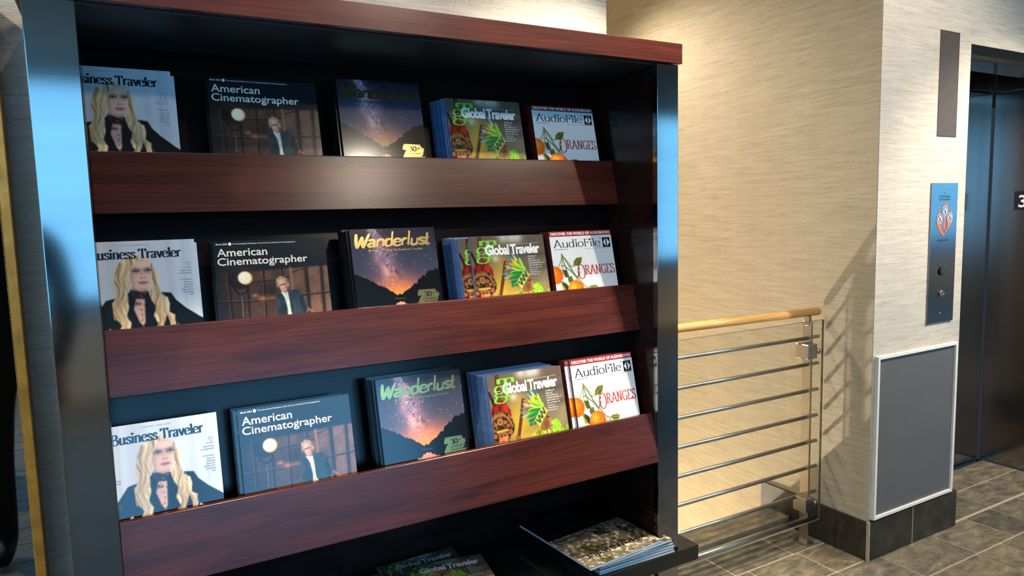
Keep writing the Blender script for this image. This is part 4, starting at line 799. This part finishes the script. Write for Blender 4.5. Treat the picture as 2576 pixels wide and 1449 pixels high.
# ---------------------------------------------------------------- lettering of each cover (local: x right, z up, front face at y = 0)
Y1, Y2_, Y3 = -.0008, -.0011, -.0014
LET = {}
def lt(key, name, g, mat):
    me = g.mesh(name); me.materials.append(MT[mat]); LET.setdefault(key, []).append((name, me))
W, H = SIZE['BT']; X = lambda u: u*W
g = G(); put_strokes(g, 'Business Traveler', X(.145), H*(1-.128), X(.735), .0138, .0040, .0011, Y1, .05, track=.02); lt('BT', 'title', g, 'navy_print')
g = G(); put_text(g, 'US EDITION    MARCH 2024', X(.5), H*(1-.034), X(.24), .0022, Y1, 0, 'C'); lt('BT', 'issue_line', g, 'grey_print')
g = G()
for body, v, cap in (('CRUISING', .215, .0022), ('New trends', .238, .0032), ('on the horizon', .257, .0032), ('|', 0, 0), ('ENTERTAINMENT', .304, .0022), ('Why are', .325, .0032), ('streaming', .343, .0032), ('customers', .361, .0032), ('paying more', .379, .0032), ('and getting', .397, .0032), ('less?', .415, .0032)):
    if body == '|': lt('BT', 'cover_line', g, 'grey_print'); g = G(); continue
    put_text(g, body, X(.955), H*(1-v), None, cap, Y1, .01, 'R')
lt('BT', 'cover_line', g, 'grey_print'); g = G()
for body, v in (('booming', .372), ('trend', .392), ('|', 0), ('flyers', .535), ('going', .555)):
    if body == '|': lt('BT', 'cover_line', g, 'grey_print'); g = G(); continue
    put_text(g, body, X(.195), H*(1-v), None, .0030, Y1, .01, 'R')
lt('BT', 'cover_line', g, 'grey_print')
g = G(); x, z = X(.935), H*(1-.186); 
for a, b in (((-.005, .004), (.005, .004)), ((.005, .004), (.0005, -.005)), ((.0005, -.005), (-.005, .004))): stroke(g, [(x+a[0], z+a[1]), (x+b[0], z+b[1])], None, .0006, .0006, Y1)
lt('BT', 'mark', g, 'grey_print')
W, H = SIZE['AC']; X = lambda u, W=W: u*W
g = G(); put_text(g, 'American', X(.030), H*(1-.121), X(.433), .0185, Y1, .012); put_text(g, 'Cinematographer', X(.027), H*(1-.192), X(.795), .0175, Y1, .012)
stroke(g, [(X(.508), H*(1-.205)), (X(.508), H*(1-.137))], None, .0009, .0009, Y1); lt('AC', 'title', g, 'cream_print')
g = G(); put_text(g, 'March 2024', X(.027), H*(1-.030), X(.095), .0036, Y1, .025); put_text(g, 'The International Publication of the American Society of Cinematographers', X(.168), H*(1-.029), X(.558), .0030, Y1, .006)
disc(g, X(.145), H*(1-.024), .0034, .0038, Y1, 14); lt('AC', 'issue_line', g, 'white_print')
W, H = SIZE['WL']; X = lambda u, W=W: u*W
g = G(); tp = lambda t: .55+.75*math.sin(math.pi*min(max(t*.8+.15, 0), 1))
put_strokes(g, 'Wanderlust', X(.030), H*(1-.150), X(.885), .0178, .0066, .0044, Y1, 0, .20, tp, -.10, .012, lambda i: ((1.42, -.002) if i == 0 else (1.0, 0.0)), asc=2.1)
lt('WL', 'title', g, 'gold_foil')
g = G(); put_text(g, '30 Years Of Taking The Road Less Travelled', X(.188), H*(1-.188), X(.64), .0052, Y1, .012); lt('WL', 'subtitle', g, 'gold_foil')
g = G(); rs_ = random.Random(8); n_ = 9
for k in range(n_):
    z = H*(1-.530)-k*.0046; a = X(.725)+rs_.uniform(-.006, .004)-k*.0004; b = X(.985)-rs_.uniform(0, .012); g.add([(a, Y1-.00002*k, z-.0055), (b-.004, Y1-.00002*k, z-.0042), (b, Y1-.00002*k, z), (a+.003, Y1-.00002*k, z+.0008)], [(0, 1, 2, 3)])
lt('WL', 'badge', g, 'gold_foil')
g = G(); put_strokes(g, '30', X(.78), H*(1-.588), .021, .0088, .0028, .0007, Y3, 0); put_text(g, 'th', X(.885), H*(1-.570), None, .0050, Y3); put_text(g, 'ANNIVERSARY', X(.855), H*(1-.612), .034, .0032, Y3, 0, 'C'); put_text(g, 'Special Issue', X(.855), H*(1-.634), .036, .0036, Y3, 0, 'C'); lt('WL', 'badge_lettering', g, 'black_print')
W, H = SIZE['GT']; X = lambda u, W=W: u*W
g = G(); put_strokes(g, 'g', X(.065), H*(1-.212), .040, .0290, .0074, .0022, Y1, .1); put_strokes(g, 'T', X(.135), H*(1-.222), .047, .0335, .0100, .0030, Y1, .16); lt('GT', 'monogram', g, 'green_print')
g = G(); put_text(g, 'Global', X(.185), H*(1-.186), X(.318), .0275, Y2_, .036, space=.92); put_text(g, 'Traveler', X(.520), H*(1-.186), X(.405), .0275, Y2_, .036, space=.92); lt('GT', 'title', g, 'white_print')
g = G()
for k, body in enumerate(('ATHENS p. 60', 'BERN p. 62', 'CAPE TOWN p. 64', 'CAYMAN ISLANDS p. 74', 'JERSEY SHORE p. 48', 'SAN ANTONIO p. 58', 'TOKYO p. 67', 'TORONTO p. 32', 'UDAIPUR p. 70')): put_text(g, body, X(.748), H*(1-.226-.0233*k), None, .0032, Y1, .012)
lt('GT', 'contents_list', g, 'white_print'); g = G(); put_text(g, 'globaltravelerusa.com  $4.95', X(.58), H*(1-.088), X(.20), .0018, Y1); put_text(g, 'March 2024', X(.82), H*(1-.088), X(.09), .0018, Y1); lt('GT', 'issue_line', g, 'white_print'); g = G(); put_text(g, 'Celebrating', X(.075), H*(1-.157), X(.075), .0022, Y3, .02); lt('GT', 'tag_line', g, 'white_print')
W, H = SIZE['AF']; X = lambda u, W=W: u*W
g = G(); g.add([(0, Y1, H*.946), (W, Y1, H*.946), (W, Y1, H), (0, Y1, H)], [(0, 1, 2, 3)]); lt('AF', 'banner', g, 'banner_red')
g = G(); put_text(g, 'DISCOVER THE WORLD OF AUDIOBOOKS', X(.025), H*(1-.040), X(.955), .0076, Y2_, .028); lt('AF', 'banner_lettering', g, 'white_print')
g = G(); put_strokes(g, 'AudioFile', X(.045), H*(1-.170), X(.755), .0152, .0032, .0010, Y1, .12, track=-.06); lt('AF', 'title', g, 'black_print'); g = G(); put_text(g, 'audiofilemagazine.com', X(.045), H*(1-.192), X(.22), .0022, Y1, .01); lt('AF', 'web_line', g, 'black_print'); g = G(); put_text(g, 'February/March 2024  USA $8.95/Canada $9.95', X(.55), H*(1-.196), X(.42), .0020, Y1); lt('AF', 'issue_line', g, 'black_print'); g = G(); put_text(g, '®', X(.80), H*(1-.095), None, .005, Y1); lt('AF', 'trade_mark', g, 'black_print')
g = G(); g.add([(X(.842), Y1, H*(1-.186)), (X(.968), Y1, H*(1-.186)), (X(.968), Y1, H*(1-.082)), (X(.842), Y1, H*(1-.082))], [(0, 1, 2, 3)]); lt('AF', 'emblem', g, 'black_print')
g = G(); zc = H*(1-.134); g.add([(X(.852), Y2_, zc), (X(.894), Y2_, zc-.0122), (X(.894), Y2_, zc+.0122)], [(0, 1, 2)]); g.add([(X(.958), Y2_, zc), (X(.914), Y2_, zc-.0122), (X(.914), Y2_, zc+.0122)], [(0, 1, 2)]); lt('AF', 'emblem_arrows', g, 'white_print')
g = G(); put_strokes(g, 'O', X(.365), H*(1-.500), .030, .0275, .0036, .0018, Y1, 0); put_strokes(g, 'RANGES', X(.492), H*(1-.462), X(.490), .0182, .0034, .0016, Y1, .14); lt('AF', 'headline', g, 'red_print')

# ================================================================ magazines
MAGT = {'BT': .0065, 'AC': .0075, 'WL': .0085, 'GT': .0072, 'AF': .0085}
SPINE = {'BT': 'spine_white', 'AC': 'spine_black', 'WL': 'spine_black', 'GT': 'spine_blue', 'AF': 'spine_red'}
def mag_meshes(W, H, t, cover):
    c = G(); c.box(0, W, 0, .0004, 0, H); c.box(0, W, t-.0004, t, 0, H); c.box(-.0003, .0007, 0, t, 0, H)
    cm = c.mesh('cover'); cm.materials.append(MT[cover])
    p = G().box(.0008, W-.0012, .00045, t-.00045, .0006, H-.0006).mesh('pages'); p.materials.append(MT['page_edges'])
    return cm, p
MM = {k: mag_meshes(*SIZE[k], MAGT[k], SPINE[k]) for k in SIZE}
ACSPINE = G().box(-.0006, -.0003, .0002, MAGT['AC']-.0002, 0, SIZE['AC'][1]*.70).mesh('spine'); ACSPINE.materials.append(MT['spine_plaid'])
ABOUT = {'BT': 'white magazine with blonde woman', 'AC': 'dark magazine with smiling man and lamp', 'WL': 'night sky magazine with gold title',
         'GT': 'feather headdress travel magazine', 'AF': 'white magazine with oranges'}
ORD = ('front', 'second', 'third', 'fourth', 'fifth', 'sixth', 'seventh', 'eighth', 'ninth', 'tenth', 'eleventh', 'twelfth')
def magazine(key, loc, rot, label, group, detail, scale_z=1.0):
    o = bpy.data.objects.new('magazine', None); COL.objects.link(o); o.empty_display_size = .03
    o.location = (loc[0], loc[1], loc[2]+HT); o.rotation_euler = rot; o.scale = (1, 1, scale_z)
    tag(o, label, 'magazine', group)
    c = link('cover', MM[key][0], None, o); link('pages', MM[key][1], None, o)
    if key == 'AC': link('spine', ACSPINE, None, c)
    if detail:
        link('cover_picture', PICT[key], None, c)
        for nm, me in LET[key]: link(nm, me, None, c)
    return o
LEAN = (-math.radians(13), 0, 0)
HB = -.110
# front copies: (title, row, left x, height of top edge above lip along the slope, copies in pile, sideways step per copy, shift of the second copy)
FRONT = [
 ('BT', 0, -.0926, .190, 2, .000, .0085), ('AC', 0, .2135, .185, 4, .000, -.003), ('WL', 0, .5125, .203, 6, -.001, -.004), ('GT', 0, .806, .170, 10, -.0012, -.003), ('AF', 0, 1.074, .165, 5, .000, -.004),
 ('BT', 1, -.0773, .182, 2, .000, .0060), ('AC', 1, .191, .174, 5, .000, -.003), ('WL', 1, .4995, .191, 7, -.001, -.004), ('GT', 1, .8165, .160, 11, -.001, -.030), ('AF', 1, 1.066, .166, 5, .000, -.003),
 ('BT', 2, -.0656, .182, 1, .000, .0), ('AC', 2, .208, .179, 5, -.001, -.006), ('WL', 2, .5215, .201, 7, -.001, -.004), ('GT', 2, .8155, .171, 11, -.0012, -.004), ('AF', 2, 1.0765, .180, 4, -.001, -.012)]
TIER = ('top', 'middle', 'bottom')
for key, row, x, top, n, step, s2 in FRONT:
    yl, zl = LIPS[row]; t = MAGT[key]; H = SIZE[key][1]; rr = random.Random(hash((key, row)) % 7 + row*10+ord(key[0]))
    grp = 'pile of %s on the %s tier' % (ABOUT[key], TIER[row])
    for k in range(n):
        dx = 0 if k == 0 else s2+step*k+rr.uniform(-.0015, .0015)
        tp_ = top if k == 0 else top-rr.uniform(.0, .004)-(.006 if key == 'BT' else 0)
        y = yl+.022+HB*S13+k*(t+.0004)/C13; z = zl+HB*C13
        lab = '%s, %s, %s rack tier' % (ABOUT[key], 'front copy' if k == 0 else ORD[k]+' from front', TIER[row])
        magazine(key, (x+dx, y, z), LEAN, lab, grp if n > 1 else None, k == 0 or (k == 1 and abs(s2) > .005), (tp_-HB)/H)
# flat copies on the black base shelf
zt = -1.001
flat = [(.515, 1.835, -4, 1), (.555, 1.825, -9, 2), (.580, 1.842, 0, 3), (.632, 1.786, -10, 4)]
names = ('lowest, poking out at left', 'second from the bottom', 'third, sticking out behind', 'topmost and tilted')
for (x, y, a, k), nm in zip(flat, names):
    W, H = SIZE['GT']; ar = math.radians(a); ex, ey = (math.cos(ar), math.sin(ar)), (-math.sin(ar), math.cos(ar))
    magazine('GT', (x-ey[0]*H, y-ey[1]*H, zt+k*.0075), (-math.pi/2, 0, ar), 'feather headdress travel magazine lying on black base shelf, %s' % nm, 'travel magazines lying on the base shelf', True)
# large-format dark magazines stacked upside-down at the right end
EW, EH, ET = .268, .335, .0078
EMESH = mag_meshes(EW, EH, ET, 'dark_photo_print')
pic = G(); pic.add([(0, -.0003, EH*.44), (EW, -.0003, EH*.44), (EW, -.0003, EH), (0, -.0003, EH)], [(0, 1, 2, 3)]); pic = pic.mesh('cover_picture'); pic.materials.append(MT['dark_floral_print'])
pic2 = G(); pic2.add([(0, -.0003, 0), (EW, -.0003, 0), (EW, -.0003, EH*.44), (0, -.0003, EH*.44)], [(0, 1, 2, 3)]); pic2 = pic2.mesh('cover_picture'); pic2.materials.append(MT['dark_photo_print'])
g = G(); put_strokes(g, 'elite', .022, EH-.062, .070, .0190, .0046, .0018, -.0007, 0, .25); put_strokes(g, 'traveler', .098, EH-.062, .140, .0190, .0046, .0018, -.0007, 0, .25); e_t = g.mesh('title'); e_t.materials.append(MT['black_print'])
g = G(); put_text(g, 'Hotels,', .050, EH*.60, None, .009, -.0007, .01); put_text(g, 'Resorts', .050, EH*.565, None, .009, -.0007, .01); put_text(g, '& Spas', .050, EH*.53, None, .009, -.0007, .01); e_l = g.mesh('cover_line'); e_l.materials.append(MT['cream_print']); g = G(); put_text(g, 'SPRING', .010, EH-.020, None, .005, -.0007, .02); put_text(g, '2024', .010, EH-.028, None, .005, -.0007, .02); e_s = g.mesh('issue_line'); e_s.materials.append(MT['cream_print'])
stack = [(1.374, 1.500, -1.6), (1.371, 1.501, -.8), (1.373, 1.500, -1.4), (1.369, 1.501, .4), (1.366, 1.502, 1.5), (1.357, 1.494, 4.0), (1.316, 1.492, 4.6)]
for k, (x, y, a) in enumerate(stack):
    top_ = k == len(stack)-1; ar = math.radians(a)+math.pi
    o = bpy.data.objects.new('magazine', None); COL.objects.link(o); o.empty_display_size = .03
    # local x runs to world -x, local z runs towards the viewer: place so that the top-left cover corner sits at (x, y)
    ey = (-math.sin(ar), math.cos(ar)); o.location = (x-ey[0]*EH, y-ey[1]*EH, zt+(k+1)*(ET+.0003)+HT); o.rotation_euler = (-math.pi/2, (.012 if top_ else 0), ar)
    tag(o, 'dark floral luxury magazine, topmost and slid left on the stack' if top_ else ('dark floral luxury magazine just under the topmost, its corner showing' if k == len(stack)-2 else 'dark magazine with white page edges, %s of the stack' % ('lowest', 'second from bottom', 'third from bottom', 'fourth from bottom', 'fifth from bottom')[k]), 'magazine', 'dark magazines stacked on the base shelf')
    c = link('cover', EMESH[0], None, o); link('pages', EMESH[1], None, o)
    if k >= len(stack)-2:
        link('cover_picture', pic, None, c); link('cover_picture', pic2, None, c); link('title', e_t, None, c); link('cover_line', e_l, None, c); link('issue_line', e_s, None, c)

# ================================================================ gold framed mirror at the far left
mi = thing('wall_mirror', (-.55, 1.88, -1.25), 'tall mirror in a beaded gold frame hanging left of rack', 'mirror')
x0, x1, z0, z1, yf, yk = -.80, -.184, -1.30, .47, 1.862, YB-.003; fw = .0185
for nm, bx in (('frame_rail', (x1-fw, x1, yf, yk, z0, z1)), ('frame_rail', (x0, x0+fw, yf, yk, z0, z1)), ('frame_rail', (x0+fw, x1-fw, yf, yk, z0, z0+fw)), ('frame_rail', (x0+fw, x1-fw, yf, yk, z1-fw, z1))): part(nm, B(*bx), 'gold_frame', mi, bevel=.002, seg=2)
part('glass', B(x0+fw, x1-fw, yf+.010, yk-.01, z0+fw, z1-fw), 'mirror_glass', mi)
g = G(); n = int((z1-z0-2*fw)/.0052)
for k in range(n): g.sphere((x1-fw-.0012, yf+.003, z0+fw+.0026+k*.0052), .0024, 6, 4)
b_ = part('bead_trim', g, 'gold_bead', mi); b_['kind'] = 'stuff'

# ================================================================ lamps of the room
def aim(o, frm, to):
    d = Vector(to)-Vector(frm); o.rotation_euler = d.to_track_quat('-Z', 'Y').to_euler()
WHERE = ['over the right end of the rack', 'over the left end of the rack', 'behind the viewer, facing the rack', 'left of the viewer by the mirror', 'right of the viewer facing the rack', 'washing the elevator wall', 'in front of the elevator opening', 'over the stairwell', 'added unseen in the hall behind the viewer', 'added unseen along the hall by the windows', 'added unseen at the far end of the hall']
for (x, y, to, watt, cone, bl, rad, colr), wh in zip(SPOTS, WHERE):
    o = thing('ceiling_spotlight', (x, y, CEIL), 'small white recessed ceiling spotlight %s' % wh, 'lamp', 'recessed ceiling spotlights')
    part('trim_ring', G().lathe((x, y, CEIL-.012), [(.052, 0), (.060, .004), (.060, .0118), (.045, .0118), (.045, .004)], 20), 'lamp_housing', o, smooth=True)
    part('lens', G().cyl((x, y, CEIL-.006), (x, y, CEIL-.003), .043, 18), 'lamp_lens', o)
    l = bpy.data.lights.new('spot', 'SPOT'); l.energy = watt; l.color = colr; l.spot_size = math.radians(cone); l.spot_blend = bl; l.shadow_soft_size = rad
    lo = bpy.data.objects.new('spot_beam', l); COL.objects.link(lo); lo.location = (x, y, CEIL-.02-rad+HT); aim(lo, (x, y, CEIL-.02-rad), to)
(lx, ly, lz), lw = STAIR_LAMP
o = thing('stair_lamp', (lx, ly, lz), 'round glass globe lamp hanging low in the stairwell', 'lamp')
part('globe', G().sphere((lx, ly, lz), .07, 16, 10), 'lamp_lens', o, smooth=True)
part('stem', G().cyl((lx, ly, lz+.069), (lx, ly, CEIL-.001), .006, 8), 'rail_steel', o)
l = bpy.data.lights.new('stair', 'POINT'); l.energy = lw; l.color = WARM; l.shadow_soft_size = .075
lo = bpy.data.objects.new('stair_glow', l); COL.objects.link(lo); lo.location = (lx, ly, lz-.155+HT)

# ================================================================ seen in the mirror: a small table and a person beside the viewer
tb = thing('side_table', (-.86, -1.2, FL), 'low pinkish wooden side table reflected in the mirror', 'table')
part('top', B(-1.16, -.60, -1.5, -.95, -1.06, -1.03), 'maple_rail', tb, bevel=.004)
for x in (-1.12, -.64):
    for y in (-1.46, -.99): part('leg', G().cyl((x, y, FL+.001), (x, y, -1.06), .016, 10, .022), 'maple_rail', tb, smooth=True)
def figure():
    ox, oy = -.40, -.06
    P = {'pel': (0, 0, -.58), 'wa': (0, .0, -.40), 'ch': (0, 0, -.16), 'ne': (0, .0, .02), 'nk': (0, .01, .075), 'hd': (0, .02, .16), 'ht': (0, .015, .235),
         'hl': (-.10, 0, -.62), 'kl': (-.11, .02, -1.03), 'al': (-.11, -.02, -1.42), 'tl': (-.125, .13, -1.475), 'hr': (.10, 0, -.62), 'kr': (.105, .03, -1.03), 'ar': (.11, .0, -1.42), 'tr': (.12, .16, -1.475),
         'sl': (-.19, 0, -.04), 'el': (-.24, -.01, -.33), 'wl': (-.22, .09, -.56), 'sr': (.19, 0, -.04), 'er': (.235, .03, -.33), 'wr': (.20, .19, -.50)}
    R = {'pel': .14, 'wa': .13, 'ch': .15, 'ne': .075, 'nk': .052, 'hd': .085, 'ht': .06, 'hl': .09, 'kl': .062, 'al': .045, 'tl': .038, 'hr': .09, 'kr': .062, 'ar': .045, 'tr': .038, 'sl': .07, 'el': .048, 'wl': .032, 'sr': .07, 'er': .048, 'wr': .032}
    E_ = [('pel', 'wa'), ('wa', 'ch'), ('ch', 'ne'), ('ne', 'nk'), ('nk', 'hd'), ('hd', 'ht'), ('pel', 'hl'), ('hl', 'kl'), ('kl', 'al'), ('al', 'tl'), ('pel', 'hr'), ('hr', 'kr'), ('kr', 'ar'), ('ar', 'tr'), ('ch', 'sl'), ('sl', 'el'), ('el', 'wl'), ('ch', 'sr'), ('sr', 'er'), ('er', 'wr')]
    for s, wv in ((-1, 'wl'), (1, 'wr')):
        w_ = Vector(P[wv]); pn = 'pm'+wv; P[pn] = tuple(w_+Vector((0, .03, -.055))); R[pn] = .026; E_.append((wv, pn))
        for k, (dx, ln) in enumerate(((-.024, .058), (-.008, .068), (.008, .064), (.024, .05))):
            a = '%sf%d' % (wv, k); b = a+'b'; P[a] = tuple(Vector(P[pn])+Vector((dx, .02, -ln*.5))); P[b] = tuple(Vector(P[pn])+Vector((dx, .038, -ln))); R[a] = R[b] = .0085; E_ += [(pn, a), (a, b)]
        a = wv+'t'; P[a] = tuple(w_+Vector((-s*.035, .05, -.045))); R[a] = .010; E_.append((wv, a))
    keys = list(P); me = bpy.data.meshes.new('person'); me.from_pydata([P[k] for k in keys], [(keys.index(a), keys.index(b)) for a, b in E_], [])
    ob = bpy.data.objects.new('tmp', me); COL.objects.link(ob); ob.modifiers.new('s', 'SKIN'); sv = me.skin_vertices[0].data
    for i, k in enumerate(keys): sv[i].radius = (R[k], R[k]*(.72 if k in ('pel', 'wa', 'ch') else 1)); sv[i].use_root = (k == 'pel')
    sb = ob.modifiers.new('b', 'SUBSURF'); sb.levels = 2
    dg = bpy.context.evaluated_depsgraph_get(); m2 = bpy.data.meshes.new_from_object(ob.evaluated_get(dg)); bpy.data.objects.remove(ob)
    m2.materials.clear(); m2.materials.append(MT['cloth_dark']); m2.materials.append(MT['skin']); m2.materials.append(MT['rubber_black'])
    for p in m2.polygons:
        c = p.center; p.use_smooth = True
        p.material_index = 1 if (c.z > .045 or (c.z < -.49 and abs(c.x) > .155 and c.z > -.75)) else (2 if c.z < -1.40 else 0)
    o = bpy.data.objects.new('person', m2); COL.objects.link(o); o.location = (ox, oy, HT)
    tag(o, 'person in dark clothes standing, reflected in the mirror', 'person')
    h = G().sphere((0, .0, .195), .098, 14, 8, (.92, 1.0, .82)); hm = h.mesh('hair', smooth=True); hm.materials.append(MT['hair_brown']); ho = link('hair', hm, None, o); ho.location = (0, -.012, .012)
    f = G(); f.sphere((-.032, .098, .165), .011, 8, 5); f.sphere((.032, .098, .165), .011, 8, 5); fm = f.mesh('eyes'); fm.materials.append(MT['black_print']); link('eyes', fm, None, o)
    f = G(); f.sphere((0, .108, .135), .014, 8, 5, (.8, 1.2, 1.5)); fm = f.mesh('nose'); fm.materials.append(MT['skin']); link('nose', fm, None, o)
    f = G(); f.sphere((0, .098, .100), .020, 10, 5, (1.2, .5, .35)); fm = f.mesh('mouth'); fm.materials.append(MT['red_print']); link('mouth', fm, None, o)
    for s in (-1, 1):
        f = G(); f.sphere((s*.088, .015, .15), .024, 8, 6, (.35, .7, 1.2)); fm = f.mesh('ear'); fm.materials.append(MT['skin']); link('ear', fm, None, o)
figure()
for o in bpy.data.objects:
    if '_org' in o.keys(): del o['_org']
